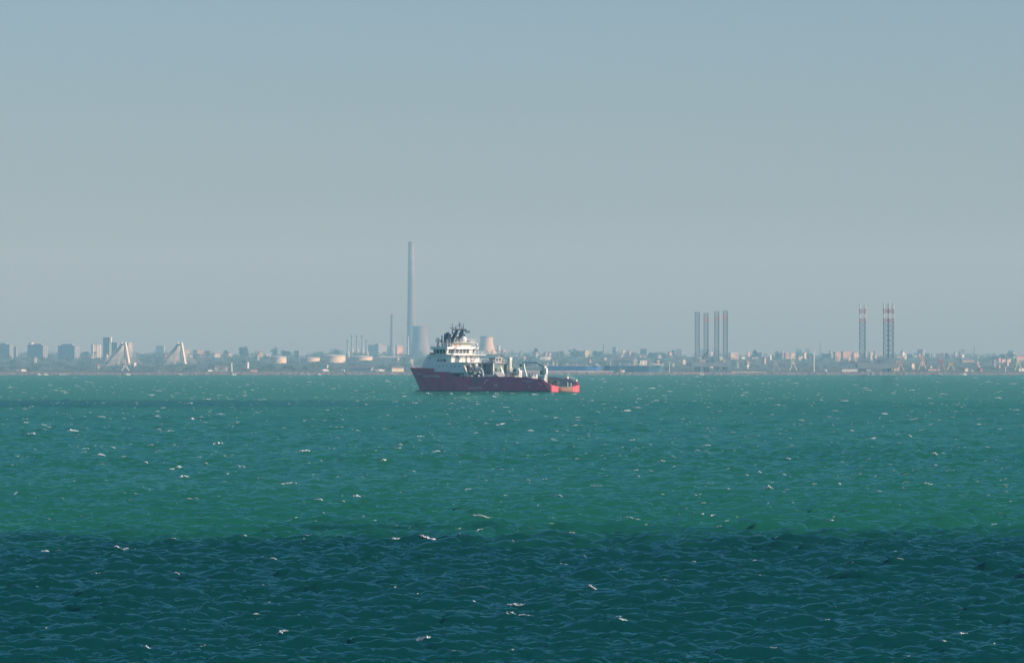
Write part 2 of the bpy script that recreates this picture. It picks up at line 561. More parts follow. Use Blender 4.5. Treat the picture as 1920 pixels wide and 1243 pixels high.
# inner faces and cap of the cargo rail
UI = [u for u in UQ + US[1:] if u <= 45]
for sd in (1, -1):
    inn = hull_strip([max(u, 0.5) for u in UI], lambda u: 1.9, sheer, sd, 3, inset=0.55)
    inn.build('bulwark_lining', M_GREY, ship)
    cap = MB()
    pts = [(u, half_b(u, sheer(u)), half_b(max(u, .5), sheer(u)) - 0.55, sheer(u)) for u in UI]
    for a, b in zip(pts[:-1], pts[1:]):
        cap.hexa([(a[0], sd * a[1], a[3] - .12), (b[0], sd * b[1], b[3] - .12), (b[0], sd * b[2], b[3] - .12), (a[0], sd * a[2], a[3] - .12)],
                 [(a[0], sd * a[1], a[3] + .05), (b[0], sd * b[1], b[3] + .05), (b[0], sd * b[2], b[3] + .05), (a[0], sd * a[2], a[3] + .05)])
    cap.build('cargo_rail', M_HULL, ship)
deck = MB()
dl = [(u, half_b(u, 1.9) - .3) for u in [0.3] + US if u < 47]
deck.hexa([(u, b, 1.7) for u, b in dl] + [(u, -b, 1.7) for u, b in dl[::-1]], [(u, b, 1.9) for u, b in dl] + [(u, -b, 1.9) for u, b in dl[::-1]])
deck.build('cargo_deck', M_DECKG, ship)
fd = [(u, half_b(u, 6.6) - .05) for u in US if 43 < u < 67]
fo = MB(); fo.hexa([(u, b, 6.4) for u, b in fd] + [(u, -b, 6.4) for u, b in fd[::-1]], [(u, b, 6.6) for u, b in fd] + [(u, -b, 6.6) for u, b in fd[::-1]])
fo.build('forecastle_deck', M_DECKG, ship)
tr = MB(); tr.box(0.35, 0.6, -3.5, 3.5, -2.5, 0.35); tr.build('transom', M_RUST, ship)
for sd in (1, -1):
    pl = [(6.72, -2.5), (6.72, 2.38), (5.4, 2.2), (3.5, 1.75), (3.5, -2.5)]
    MB().hexa([(0.0, sd * y, z) for y, z in pl], [(1.3, sd * y, z) for y, z in pl]).build('transom_cheek', M_HULL_SUNLIT, ship)
rl = MB(); rl.cyl((0.75, -3.45, 0.75), (0.75, 3.45, 0.75), 1.05, 1.05, 20)
rl.build('stern_roller', M_RUST, ship, smooth=True)
bl = MB(); bl.ball((68.5, 0, -0.9), 1.5, 14, 8, 0.95)
for i, v in enumerate(bl.v): bl.v[i] = (68.5 + (v[0] - 68.5) * 2.0, v[1] * 0.9, v[2])
bl.build('bulbous_bow', M_BOOT, ship, smooth=True)
# rubbing strakes and side scuppers
for z in (3.05,):
    for sd in (1, -1):
        st = MB()
        us = [6, 12, 20, 30, 40, 47, 53]
        for a, b in zip(us[:-1], us[1:]):
            st.hexa([(a, sd * (half_b(a, z) - .05), z), (b, sd * (half_b(b, z) - .05), z), (b, sd * (half_b(b, z) + .16), z), (a, sd * (half_b(a, z) + .16), z)],
                    [(a, sd * (half_b(a, z) - .05), z + .22), (b, sd * (half_b(b, z) - .05), z + .22), (b, sd * (half_b(b, z) + .16), z + .22), (a, sd * (half_b(a, z) + .16), z + .22)])
        st.build('rubbing_strake', M_HULL, ship)

def hull_text(txt, u_start, u_end, z_mid, height, name='name_lettering', shear=0.0):
    cu = bpy.data.curves.new('t', 'FONT'); cu.body = txt; cu.size = 1.0; cu.resolution_u = 3; cu.shear = shear
    to = bpy.data.objects.new('t', cu); COL.objects.link(to)
    dg = bpy.context.evaluated_depsgraph_get()
    me = bpy.data.meshes.new_from_object(to.evaluated_get(dg))
    bpy.data.objects.remove(to)
    co = np.array([v.co[:] for v in me.vertices])
    x0, x1 = co[:, 0].min(), co[:, 0].max(); y0, y1 = co[:, 1].min(), co[:, 1].max()
    for v in me.vertices:
        u = u_start + (u_end - u_start) * (v.co.x - x0) / (x1 - x0)
        z = z_mid + height * ((v.co.y - y0) / (y1 - y0) - 0.5)
        v.co = (u, half_b(u, z) + 0.05, z)
    me.materials.append(M_LETTER)
    o = bpy.data.objects.new(name, me); COL.objects.link(o); o.parent = ship
    return o
hull_text('AVISIONOFFSHORE', 62.2, 51.2, 5.35, 0.82, 'name_lettering', 0.25)
hull_text('RESCUE ZONE', 37.6, 31.2, 1.45, 0.75, 'rescue_zone_lettering')
hull_text('AVISIONOFFSHORE', 12.6, 6.8, 3.9, 0.36, 'stern_name_lettering')
hull_text('LIMASSOL', 11.0, 8.4, 3.42, 0.32, 'home_port_lettering')
# the white hook shaped mark, ladder recess and draught marks on the port side
hk = MB()
pts = [(29.9, 2.7), (29.75, 3.3), (29.4, 3.85), (28.9, 4.1), (28.3, 4.15)]
for a, b in zip(pts[:-1], pts[1:]):
    hk.cyl((a[0], 8.03, a[1]), (b[0], 8.03, b[1]), 0.17, 0.17, 6)
hk.build('hook_mark', M_LETTER, ship)
for (u, z, w, h_) in ((25.3, 2.35, 0.35, 0.75), (24.4, 2.35, 0.35, 0.75), (38.6, 2.15, 0.5, 0.4), (9.2, 1.9, 0.45, 0.5), (3.9, 2.7, 0.4, 0.55), (4.7, 2.95, 0.25, 0.4)):
    b0 = half_b(u, z)
    MB().box(u - w / 2, u + w / 2, b0 - .05, b0 + .06, z - h_ / 2, z + h_ / 2).build('draught_mark', M_LETTER, ship)
bw = MB()
for k in range(4):
    MB().box(65.2 - k * 1.1, 65.9 - k * 1.1, half_b(65.5 - k * 1.1, 6.2) - .1, half_b(65.5 - k * 1.1, 6.2) + 0.08, 6.05, 6.4).build('fairlead', M_GREY, ship)
lr = MB()
for k in range(9):
    lr.box(35.9 - k * 0.55, 36.05 - k * .55, 7.98, 8.08, 3.0, 4.9)
lr.build('side_ladder', mat('ladder_steel', (0.13, 0.16, 0.24), 0.5, 0.2, 1.0), ship)

# ------------------------------------------------------------ superstructure
def house(name, bot, top, z0, z1, material=M_WHITE, parent=ship):
    return MB().hexa([(u, y, z0) for u, y in bot], [(u, y, z1) for u, y in top]).build(name, material, parent)
def sym(p):
    return [(u, -y) for u, y in p] + [(u, y) for u, y in p[::-1]]
t1 = house('lower_deckhouse', sym([(40, 7.72), (53, 7.72), (59.5, 6.6), (62.6, 5.6), (65, 2.5)]), sym([(40, 7.72), (53, 7.72), (58.8, 6.6), (61.4, 5.6), (63.4, 2.5)]), 6.62, 10.1)
t2 = house('middle_deckhouse', sym([(46.6, 7.0), (54, 7.0), (58.6, 6.2), (61.2, 5.4), (63, 2.5)]), sym([(46.6, 7.0), (54, 7.0), (58, 6.2), (59.8, 5.2), (61, 2.5)]), 10.1, 12.75)
house('bridge_deck', sym([(44.6, 8.0), (55.5, 8.0), (59, 5.6), (60, 2.5)]), sym([(44.6, 8.0), (55.5, 8.0), (59, 5.6), (60, 2.5)]), 12.76, 13.0)
house('boat_deck', sym([(38.2, 7.9), (47, 7.9)]), sym([(38.2, 7.9), (47, 7.9)]), 10.11, 10.3)
br = house('wheelhouse', sym([(48.8, 7.0), (54.2, 7.2), (56.4, 5.2), (57.2, 2.5)]), sym([(48.3, 7.5), (54.6, 7.7), (57.0, 5.5), (57.9, 2.5)]), 13.0, 15.1)
house('wheelhouse_roof', sym([(47.7, 7.9), (55.2, 8.0), (57.7, 5.8), (58.6, 2.5)]), sym([(47.7, 7.9), (55.2, 8.0), (57.7, 5.8), (58.6, 2.5)]), 14.85, 15.7)
house('monkey_island', sym([(48.5, 4.6), (53.5, 4.6)]), sym([(48.5, 4.6), (53.5, 4.6)]), 15.7, 17.1, M_CREAMY)
house('mast_deck', sym([(46.8, 5.4), (54.0, 5.4)]), sym([(46.8, 5.4), (54.0, 5.4)]), 17.1, 17.3)
# wheelhouse windows, each a pane
def pane(parent, p00, p10, p11, p01, nrm, name='window'):
    nn = Vector(nrm) * 0.05
    q = [Vector(p) for p in (p00, p10, p11, p01)]
    return MB().hexa([p - nn for p in q], [p + nn for p in q]).build(name, M_GLASS, parent)
def aft_u(z): return 48.8 - 0.5 * (z - 13.0) / 2.1
za, zb = 13.35, 14.75
edges = [(6.3, 3.2), (2.9, 1.3), (1.0, -0.5), (-0.8, -2.2), (-2.5, -3.8), (-5.6, -6.4)]
for y0, y1 in edges:
    pane(br, (aft_u(za) , y0, za), (aft_u(za), y1, za), (aft_u(zb), y1, zb), (aft_u(zb), y0, zb), (-1, 0, 0.2))
for u0, u1 in ((49.3, 50.3), (50.6, 51.8), (52.1, 53.3), (53.6, 54.3)):
    for sd in (1, -1):
        f = lambda u, z: sd * (7.0 + 0.2 * (u - 48.8) / 5.4 + 0.5 * (z - 13) / 2.1)
        pane(br, (u0, f(u0, za), za), (u1, f(u1, za), za), (u1, f(u1, zb), zb), (u0, f(u0, zb), zb), (0, sd, -0.2))
for (u0, u1, z0, z1) in ((51.0, 51.8, 10.6, 11.3), (52.4, 53.2, 10.6, 11.3), (49.2, 50.4, 10.5, 11.4), (57.0, 57.7, 11.3, 12.0)):
    yy = 7.0 if u1 < 54 else 7.0 - 0.8 * (u0 - 54) / 4.3
    pane(t2, (u0, yy, z0), (u1, yy - (0 if u1 < 54 else .13), z0), (u1, yy - (0 if u1 < 54 else .13), z1), (u0, yy, z1), (0, 1, 0))
for k in range(6):
    u0 = 42.2 + k * 1.9
    MB().cyl((u0, 7.66, 8.9), (u0, 7.79, 8.9), 0.22, 0.22, 10).build('porthole', M_GLASS, t1)
MB().box(46.5, 46.62, 3.2, 5.0, 10.35, 12.6).build('door', mat('grey_green_door', (0.12, 0.18, 0.19), 0.5), t2)
for y0 in (-0.6, -3.4):
    MB().box(46.52, 46.62, y0, y0 + .9, 10.35, 12.3).build('door', M_GREY, t2)
MB().box(48.42, 48.6, 0.4, 1.2, 15.75, 17.0).build('door', M_GREY, ship)
for y0, u0 in ((3.0, 48.4), (2.1, 48.4)):
    MB().box(u0, u0 + .1, y0, y0 + .6, 15.9, 16.6).build('lifebuoy_locker', M_ORANGE, ship)
# dark grilles on the front of the forecastle house
MB().box(54.9, 57.2, 6.15, 6.75, 12.95, 13.6).build('bow_searchlight_box', M_DARK, ship)

def rail(name, pts, h=1.1, step=1.5, r=0.045, parent=ship, material=M_WHITE):
    mb = MB()
    for a, b in zip(pts[:-1], pts[1:]):
        a = Vector(a); b = Vector(b); n = max(1, int((b - a).length / step))
        for k in range(n + 1):
            p = a.lerp(b, k / n); mb.cyl(p, p + Vector((0, 0, h)), r, r, 4)
        for f in (0.5, 1.0):
            mb.cyl(a + Vector((0, 0, h * f)), b + Vector((0, 0, h * f)), r, r, 4)
    return mb.build(name, material, parent)
rail('bridge_wing_rail', [(48, 7.9, 13), (44.7, 7.9, 13), (44.7, -7.9, 13), (48, -7.9, 13)])
rail('roof_rail', [(57.4, 5.6, 15.7), (55, 7.8, 15.7), (47.8, 7.8, 15.7), (47.8, -7.8, 15.7), (55, -7.8, 15.7)])
rail('mast_deck_rail', [(53.9, 5.3, 17.3), (46.9, 5.3, 17.3), (46.9, -5.3, 17.3), (53.9, -5.3, 17.3)], 1.0)
rail('boat_deck_rail', [(46.5, 7.8, 10.3), (38.3, 7.8, 10.3), (38.3, -7.8, 10.3), (46.5, -7.8, 10.3)])
rail('cargo_rail_guard', [(22, 7.7, 5.25), (11.5, 7.7, 5.25)], 1.3, 0.7, 0.05, ship, M_GREY)
rail('stern_guard', [(6, -7.4, 5.2), (2.2, -6.9, 3.9)], 1.0, 0.8)

# funnels, mast, domes and aerials
for y0 in (3.2, -3.9):
    fn = MB().hexa([(51.2, y0 - .85, 17.3), (53.2, y0 - .85, 17.3), (53.2, y0 + .85, 17.3), (51.2, y0 + .85, 17.3)],
                   [(51.1, y0 - .75, 20.1), (52.9, y0 - .75, 20.3), (52.9, y0 + .75, 20.3), (51.1, y0 + .75, 20.1)]).build('funnel', M_NAVY, ship)
    for k in (51.6, 52.4):
        MB().cyl((k, y0, 20.1), (k - .1, y0, 20.75), 0.28, 0.28, 8).build('exhaust_pipe', M_DARK, fn)
mast = bpy.data.objects.new('mast', None); COL.objects.link(mast); mast.parent = ship
for y0 in (1.5, -1.1):
    MB().hexa([(51.3, y0 - .38, 17.3), (52.7, y0 - .38, 17.3), (52.7, y0 + .38, 17.3), (51.3, y0 + .38, 17.3)],
              [(48.6, y0 - .3, 21.6), (49.5, y0 - .3, 21.6), (49.5, y0 + .3, 21.6), (48.6, y0 + .3, 21.6)]).build('mast_leg', M_NAVY, mast)
mm = MB().cyl((49.05, 4.0, 21.7), (49.05, -3.0, 21.7), 0.2, 0.2, 8)
mm.cyl((50.6, 2.4, 19.0), (50.6, -2.0, 19.0), 0.13).cyl((50, 3.4, 20.2), (50, -2.0, 20.2), 0.13)
mm.cyl((49.1, 4.0, 21.7), (50.0, 2.4, 20.2), 0.12).cyl((49.1, -3.0, 21.7), (50.0, -1.1, 20.2), 0.12)
mm.build('crosstree', M_NAVY, mast)
for (u, y, z0, z1, r) in ((49.05, 4.0, 20.3, 24.0, .12), (49.05, 2.2, 21.7, 22.9, .22), (49.05, 0.3, 21.7, 24.4, .14), (49.05, -1.6, 21.7, 23.9, .12), (49.3, -1.1, 21.7, 22.6, .2)):
    MB().cyl((u, y, z0), (u, y, z1), r, r * .6, 6).build('aerial', M_NAVY, mast)
MB().box(48.9, 49.2, -0.8, 1.5, 22.95, 23.15).build('radar_scanner', M_NAVY, mast)
MB().box(48.9, 49.2, -0.1, 0.7, 23.5, 23.75).build('radar_scanner', M_NAVY, mast)
MB().box(48.9, 49.2, 2.9, 5.0, 22.2, 22.4).build('radar_scanner', M_NAVY, mast)
MB().box(48.4, 49.2, -4.2, -2.6, 20.6, 21.0).build('radar_platform', M_NAVY, mast)
MB().box(48.4, 49.0, -4.4, -2.4, 21.15, 21.4).build('radar_scanner', M_DARK, mast)
def dome(u, y, z, r, ped):
    d = bpy.data.objects.new('radome', None); COL.objects.link(d); d.parent = ship
    MB().ball((u, y, z), r, 16, 8, 1.05, -0.75).build('dome', M_WHITE, d, smooth=True)
    MB().cyl((u, y, ped), (u, y, z - r * .6), r * 0.5, r * .55, 10).build('pedestal', M_GREY, d)
dome(47.6, -0.1, 18.2, 1.15, 17.3)
dome(55.0, 5.0, 18.0, 0.75, 15.7)
dome(50.4, 0.1, 19.75, 0.45, 19.0)
dome(54.3, 3.6, 19.3, 0.35, 15.7)
dome(47.6, -6.6, 16.6, 0.4, 15.7)
for (u, y, z0, z1) in ((55.2, 4.4, 15.7, 21.2), (54.2, 6.2, 15.7, 20.6), (54.6, 5.6, 15.7, 19.8), (48.0, -7.4, 15.7, 21.5), (48.4, -6.0, 15.7, 18.4), (47.9, -4.3, 17.3, 19.2), (48.2, 7.2, 15.7, 18.5)):
    MB().cyl((u, y, z0), (u, y, z1), .06, .03, 5).build('whip_aerial', M_WHITE, ship)
for (u, y, z) in ((48.1, -2.6, 17.3), (48.3, -3.6, 17.3), (53.6, 4.6, 17.3), (48.6, 6.0, 15.7), (53.0, 6.3, 15.7)):
    MB().box(u - .25, u + .25, y - .25, y + .25, z, z + random.uniform(.5, 1.1)).build('searchlight', random.choice([M_WHITE, M_DARK]), ship)

# ------------------------------------------------------------ boat deck recess and working gear amidships
rb = bpy.data.objects.new('rescue_boat', None); COL.objects.link(rb); rb.parent = ship
hb = MB(); sec = [(36.5, .9, .35), (37.2, 1.25, .1), (39.5, 1.35, 0), (42.0, 1.2, 0.05), (43.4, .7, .35), (44.2, .12, .8)]
for u, b, k in sec:
    hb.v += [(u, 5.9, 5.5 + k), (u, 5.9 + b * .8, 5.9 + k * .7), (u, 5.9 + b, 7.1), (u, 5.9 - b, 7.1), (u, 5.9 - b * .8, 5.9 + k * .7)]
for i in range(len(sec) - 1):
    for k in range(5):
        a = i * 5 + k; b = i * 5 + (k + 1) % 5
        hb.f.append((a, b, b + 5, a + 5))
hb.f.append((0, 1, 2, 3, 4)); hb.build('boat_hull', M_GREEN, rb, smooth=False)
MB().hexa([(38.2, 4.9, 7.1), (41.6, 4.9, 7.1), (41.6, 7.0, 7.1), (38.2, 7.0, 7.1)], [(39.2, 5.4, 9.0), (40.6, 5.4, 9.3), (40.6, 6.5, 9.3), (39.2, 6.5, 9.0)]).build('tarpaulin', M_NAVY, rb)
MB().tube([(44.0, 7.2, 6.9), (41, 7.35, 7.0), (37, 7.3, 7.0)], .14).build('fender_rope', M_WHITE, rb)
dv = MB()
dv.hexa([(38.0, 6.9, 5.25), (38.7, 6.9, 5.25), (38.7, 7.6, 5.25), (38.0, 7.6, 5.25)], [(40.6, 6.9, 10.1), (41.4, 6.9, 10.1), (41.4, 7.6, 10.1), (40.6, 7.6, 10.1)])
dv.build('davit', M_CREAMY, ship)
st = MB()
st.hexa([(36.0, 1.5, 5.3), (37.2, 1.5, 5.3), (37.2, 3.3, 5.3), (36.0, 3.3, 5.3)], [(39.2, 1.5, 10.2), (40.2, 1.5, 10.2), (40.2, 3.3, 10.2), (39.2, 3.3, 10.2)])
st.build('inclined_stairway', M_WHITE, ship)
MB().box(38.0, 40.2, -2.4, 0.6, 6.7, 10.1).build('winch_control_cabin', M_WHITE, ship)
MB().box(37.9, 38.0, -1.9, 0.0, 8.5, 9.6).build('cabin_window', M_GLASS, ship)
aftw = MB().box(39.6, 40.0, -7.6, 7.6, 1.9, 6.6); aftw.build('forecastle_bulkhead', M_WHITE, ship)
for y0, z0 in ((5.2, 7.0), (1.0, 2.0), (-4.4, 2.0), (-5.5, 7.2)):
    MB().box(39.5, 39.62, y0, y0 + 1.1, z0, z0 + 2.0).build('door', M_DARK, ship)
# towing winch
for y0, r in ((3.8, 1.9), (0.2, 2.1), (-3.6, 1.7)):
    w = bpy.data.objects.new('towing_winch', None); COL.objects.link(w); w.parent = ship
    MB().cyl((35.2, y0 - 1.3, 4.6), (35.2, y0 + 1.3, 4.6), r * .62, r * .62, 20).build('drum', M_DARK, w)
    for e in (-1.4, 1.4):
        MB().cyl((35.2, y0 + e - .12, 4.6), (35.2, y0 + e + .12, 4.6), r, r, 24).build('flange', M_NAVY if e > 0 else M_GREY, w)
MB().tube([(33.0, 5.4, 5.2), (33.3, 5.4, 7.2), (34.2, 5.4, 8.2), (35.4, 5.4, 8.5)], .22).build('winch_guide_arm', M_WHITE, ship)
# gantry deck across the ship with a cabin and two posts
MB().box(32.0, 38.2, -7.4, 1.6, 9.75, 10.05).build('gantry_deck', M_GREY, ship)
for (u, y) in ((32.4, 1.2), (32.4, -7.0), (37.6, 1.2), (34.8, -2.6)):
    MB().box(u - .22, u + .22, y - .22, y + .22, 1.9, 9.75).build('gantry_post', M_WHITE, ship)
MB().box(32.6, 36.8, -6.6, 0.6, 5.0, 9.7).build('winch_house', mat('winch_house_green', (0.17, 0.24, 0.22), 0.6, 0.15, 0.6), ship)
gc = house('gantry_cabin', [(33, -5.0), (36.5, -5.0), (36.5, -0.5), (33, -0.5)], [(33.4, -4.8), (36.2, -4.8), (36.4, -0.9), (33.4, -0.9)], 10.06, 12.0, M_GREY)
for y0 in (-1.9, -3.4):
    MB().box(32.98, 33.1, y0, y0 + .8, 10.7, 11.6).build('window', M_GLASS, gc)
rail('gantry_rail', [(38, 1.5, 10.05), (32.1, 1.5, 10.05), (32.1, -7.3, 10.05), (38, -7.3, 10.05)])
mc = bpy.data.objects.new('deck_crane', None); COL.objects.link(mc); mc.parent = ship
MB().cyl((31.2, -5.8, 1.9), (31.2, -5.8, 10.9), 0.8, 0.65, 14).build('pedestal', M_CREAMY, mc, smooth=False)
MB().box(30.6, 31.9, -6.4, -5.2, 10.9, 12.0).build('slewing_cabin', M_CREAMY, mc)
MB().tube([(31.2, -5.8, 11.9), (35.5, -3.0, 12.9), (38.0, -1.6, 12.6)], .15).build('boom', M_GREY, mc)
MB().hexa([(31.6, -3.6, 5.2), (32.4, -3.6, 5.2), (32.4, -4.2, 5.2), (31.6, -4.2, 5.2)], [(32.9, -2.3, 9.7), (34.1, -2.3, 9.7), (34.1, -2.9, 9.7), (32.9, -2.9, 9.7)]).build('raking_strut', M_WHITE, ship)
# deck cargo
for k, (u, y, w, d_, z0, h_, m_, nm) in enumerate([(28.6, 5.6, 1.6, 1.6, 4.6, 1.4, M_WHITE, 'deck_locker'), (26.6, -3.5, 2.6, 2.4, 1.9, 5.0, M_GREY, 'cargo_container'),
        (24.2, -1.5, 3.4, 2.0, 6.6, 0.35, M_WHITE, 'platform_top'), (24.2, -1.5, 2.6, 1.6, 1.9, 4.7, M_DARK, 'generator_set'), (20.8, 0.6, 1.3, 1.3, 1.9, 5.6, M_WHITE, 'mooring_mast_box'),
        (20.0, 4.0, 2.2, 2.2, 1.9, 3.7, M_GREY, 'cargo_container'), (17.5, -2.0, 2.4, 2.4, 1.9, 3.6, M_GREY, 'cargo_container'), (31.0, 6.7, 5.0, .5, 5.28, .2, M_WHITE, 'gangway'),
        (24.0, -0.6, .7, .7, 6.95, 1.0, M_DARK, 'ventilator'), (22.6, -1.0, .5, .5, 6.95, 1.3, M_WHITE, 'ventilator'), (41.5, 7.2, .6, .5, 5.3, .5, M_WHITE, 'life_raft'), (36.8, 7.3, .6, .4, 5.28, .5, M_WHITE, 'life_raft'), (33.5, 7.4, .5, .4, 5.28, .6, M_WHITE, 'life_raft')]):
    MB().box(u - w / 2, u + w / 2, y - d_ / 2, y + d_ / 2, z0, z0 + h_).build(nm, m_, ship)
MB().hexa([(24.6, 6.6, 5.0), (25.2, 6.6, 5.0), (25.2, 3.0, 5.0), (24.6, 3.0, 5.0)], [(27.0, 6.6, 6.9), (27.6, 6.6, 6.9), (27.6, 3.0, 6.9), (27.0, 3.0, 6.9)]).build('inclined_hatch', M_GREY, ship)
for k in range(10):
    u = 22.5 - k * 1.15; y = random.uniform(-6, 6)
    MB().box(u - .25, u + .25, y - .3, y + .3, 1.9, random.uniform(4.8, 6.3)).build('cargo_stanchion', random.choice([M_GREY, M_WHITE, M_DECKG]), ship)
# knuckle boom crane on the port rail near the stern
kc = bpy.data.objects.new('knuckle_boom_crane', None); COL.objects.link(kc); kc.parent = ship
MB().cyl((3.1, 7.1, 1.9), (3.1, 7.1, 5.6), .65, .6, 12).build('pedestal', M_CREAMY, kc)
MB().hexa([(2.7, 6.6, 5.6), (3.6, 6.6, 5.6), (3.6, 7.5, 5.6), (2.7, 7.5, 5.6)], [(2.7, 6.6, 9.0), (3.7, 6.6, 9.0), (3.7, 7.6, 9.0), (2.7, 7.6, 9.0)]).build('king_post', M_CREAMY, kc)
MB().box(2.0, 2.4, 6.7, 7.5, 6.2, 8.3).build('winch_box', M_WHITE, kc)
MB().box(3.9, 4.8, 6.4, 7.6, 6.0, 7.4).build('operator_cabin', M_GREEN, kc)
bm_ = MB()
def beam(mb, a, b, w0, w1):
    a = Vector(a); b = Vector(b); d = (b - a).normalized(); s = Vector((0, 1, 0)); n = d.cross(s)
    f = lambda p, w: [p + s * w * .5 + n * w * .6, p - s * w * .5 + n * w * .6, p - s * w * .5 - n * w * .6, p + s * w * .5 - n * w * .6]
    return mb.hexa(f(a, w0), f(b, w1))
M_BOOM = mat('crane_boom_teal', (0.42, 0.52, 0.52), 0.5, 0.15, 0.8)
beam(MB(), (3.4, 7.1, 8.9), (6.6, 7.1, 10.0), .5, .46).build('main_boom', M_BOOM, kc)
beam(MB(), (6.5, 7.1, 10.0), (13.0, 7.1, 10.15), .46, .4).build('outer_boom', M_BOOM, kc)
beam(MB(), (12.9, 7.1, 10.0), (12.3, 7.1, 7.6), .5, .42).build('jib', M_CREAMY, kc)
beam(MB(), (12.3, 7.1, 7.7), (11.3, 7.1, 5.3), .42, .34).build('jib_extension', M_WHITE, kc)
MB().cyl((4.0, 7.1, 7.6), (6.2, 7.1, 9.5), .12).cyl((8.8, 7.1, 9.3), (12.3, 7.1, 9.2), .08).build('hydraulic_ram', M_GREY, kc)
MB().ball((14.1, 7.1, 9.2), .42, 8, 6).build('hook_block', M_DARK, kc)
MB().cyl((13.0, 7.1, 9.9), (14.1, 7.1, 9.3), .06).build('hoist_wire', M_DARK, kc)
MB().cyl((3.2, 7.1, 9.0), (3.0, 7.1, 9.9), .08).build('crane_lamp_post', M_WHITE, kc)
MB().cyl((2.2, 7.1, 8.3), (2.0, 7.1, 9.7), .08).build('crane_lamp_post', M_WHITE, kc)
# gear on the open after deck
for (u, y, w, d_, z0, h_, m_, nm) in [(4.5, -0.5, 1.2, 1.6, 1.9, 1.9, M_DARK, 'shark_jaw_house'), (4.2, 1.4, .8, .8, 1.9, 1.2, M_DARK, 'tow_pin'), (4.2, 2.9, .7, .7, 1.9, .9, M_DARK, 'tow_pin'),
        (3.0, -4.2, .4, .4, 1.9, 1.5, M_GREY, 'deck_bollard'), (2.4, -5.2, .4, .4, 1.9, 1.2, M_GREY, 'deck_bollard'), (6.8, -7.5, 2.2, .8, 4.6, .7, M_WHITE, 'rail_fender'), (2.3, -7.2, 1.8, .7, 3.75, .5, M_WHITE, 'rail_fender'), (3.4, 7.55, 1.6, .6, 4.2, .5, M_WHITE, 'rail_fender')]:
    MB().box(u - w / 2, u + w / 2, y - d_ / 2, y + d_ / 2, z0, z0 + h_).build(nm, m_, ship)

# stairs, pipes and small fittings on the after side of the deckhouse
for (y0, z0, y1, z1, u) in ((5.6, 10.3, 2.6, 13.0, 45.6), (-2.0, 10.3, -5.2, 13.0, 45.6), (6.6, 13.0, 4.2, 15.7, 47.2), (-4.0, 13.0, -6.4, 15.7, 47.2), (4.0, 6.7, 6.8, 10.2, 39.0)):
    fl = MB()
    fl.cyl((u, y0, z0), (u, y1, z1), .1, .1, 4).cyl((u - .7, y0, z0), (u - .7, y1, z1), .1, .1, 4)
    for k in range(9):
        f = (k + .5) / 9
        fl.box(u - .7, u, y0 + (y1 - y0) * f - .12, y0 + (y1 - y0) * f + .12, z0 + (z1 - z0) * f - .03, z0 + (z1 - z0) * f + .03)
    fl.build('companion_ladder', M_GREY, ship)
for k in range(7):
    y = -6.2 + k * 1.9
    MB().cyl((46.4, y, 10.3), (46.4, y, 12.7), .09, .09, 6).build('vent_pipe', random.choice([M_WHITE, M_GREY]), ship)
for k in range(14):
    u = random.uniform(27.5, 39); y = random.uniform(-6.5, 6.8); z = random.choice([5.0, 5.3, 6.7])
    w = random.uniform(.3, .9)
    MB().box(u - w / 2, u + w / 2, y - .35, y + .35, 1.9, z + random.uniform(0, 1.6)).build('deck_fitting', random.choice([M_WHITE, M_GREY, M_DARK, M_CREAMY, M_DECKG]), ship)
for k in range(5):
    u = 27.0 + k * 1.2
    MB().tube([(u, -6.8, 5.2), (u, -6.6, 7.4 + (k % 2)), (u + 1.1, -5.8, 7.9 + (k % 2))], .1, 5).build('goose_neck_vent', M_WHITE, ship)
for (u, y, z) in ((47.3, 6.9, 14.2), (47.3, -6.9, 14.2), (45.2, 0.0, 13.3), (38.6, 5.0, 10.6), (38.6, -5.0, 10.6)):
    MB().lathe([(.45, 0), (.45, .12), (.28, .12)], 12, (u, y, z)).build('lifebuoy', M_ORANGE, ship)
MB().tube([(33.5, 1.5, 9.7), (31.8, 3.2, 7.4), (31.2, 4.2, 5.4)], .3, 6).build('bulk_hose', M_DARK, ship)
MB().tube([(36.5, -7.2, 10.0), (36.5, -7.2, 14.2), (38.8, -5.0, 14.6)], .1, 5).build('provision_davit', M_GREY, ship)

# ================================================================== HARBOUR AND TOWN
M_CONC = mat('old_concrete', (0.22, 0.215, 0.215), 0.85, 0.18, 0.08, streak=True)
M_CONCD = mat('dark_concrete', (0.20, 0.20, 0.19), 0.9, 0.2, 0.08)
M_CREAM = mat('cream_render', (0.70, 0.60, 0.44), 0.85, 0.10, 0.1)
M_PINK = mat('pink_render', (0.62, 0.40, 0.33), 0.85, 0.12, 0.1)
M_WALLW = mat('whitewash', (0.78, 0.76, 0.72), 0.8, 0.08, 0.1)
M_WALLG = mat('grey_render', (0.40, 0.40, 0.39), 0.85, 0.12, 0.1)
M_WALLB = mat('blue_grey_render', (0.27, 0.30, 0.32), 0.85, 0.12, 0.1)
M_ROOF = mat('flat_roof_felt', (0.16, 0.15, 0.15), 0.9, 0.2, 0.2)
M_TILE = mat('red_roof_tile', (0.36, 0.13, 0.08), 0.85, 0.2, 0.3)
M_WIN = mat('far_window_glass', (0.04, 0.05, 0.06), 0.2, 0.2, 0.5)
M_ROCK = mat('breakwater_rock', (0.20, 0.19, 0.18), 0.95, 0.35, 0.35, bump=0.4)
M_CROWN = mat('breakwater_crown_concrete', (0.62, 0.54, 0.45), 0.9, 0.15, 0.15)
M_STEEL = mat('rig_steel', (0.22, 0.26, 0.30), 0.6, 0.2, 0.3)
M_REDB = mat('aviation_red', (0.42, 0.14, 0.13), 0.6, 0.15, 0.3)
M_WHTB = mat('aviation_white', (0.74, 0.72, 0.69), 0.6, 0.1, 0.3)
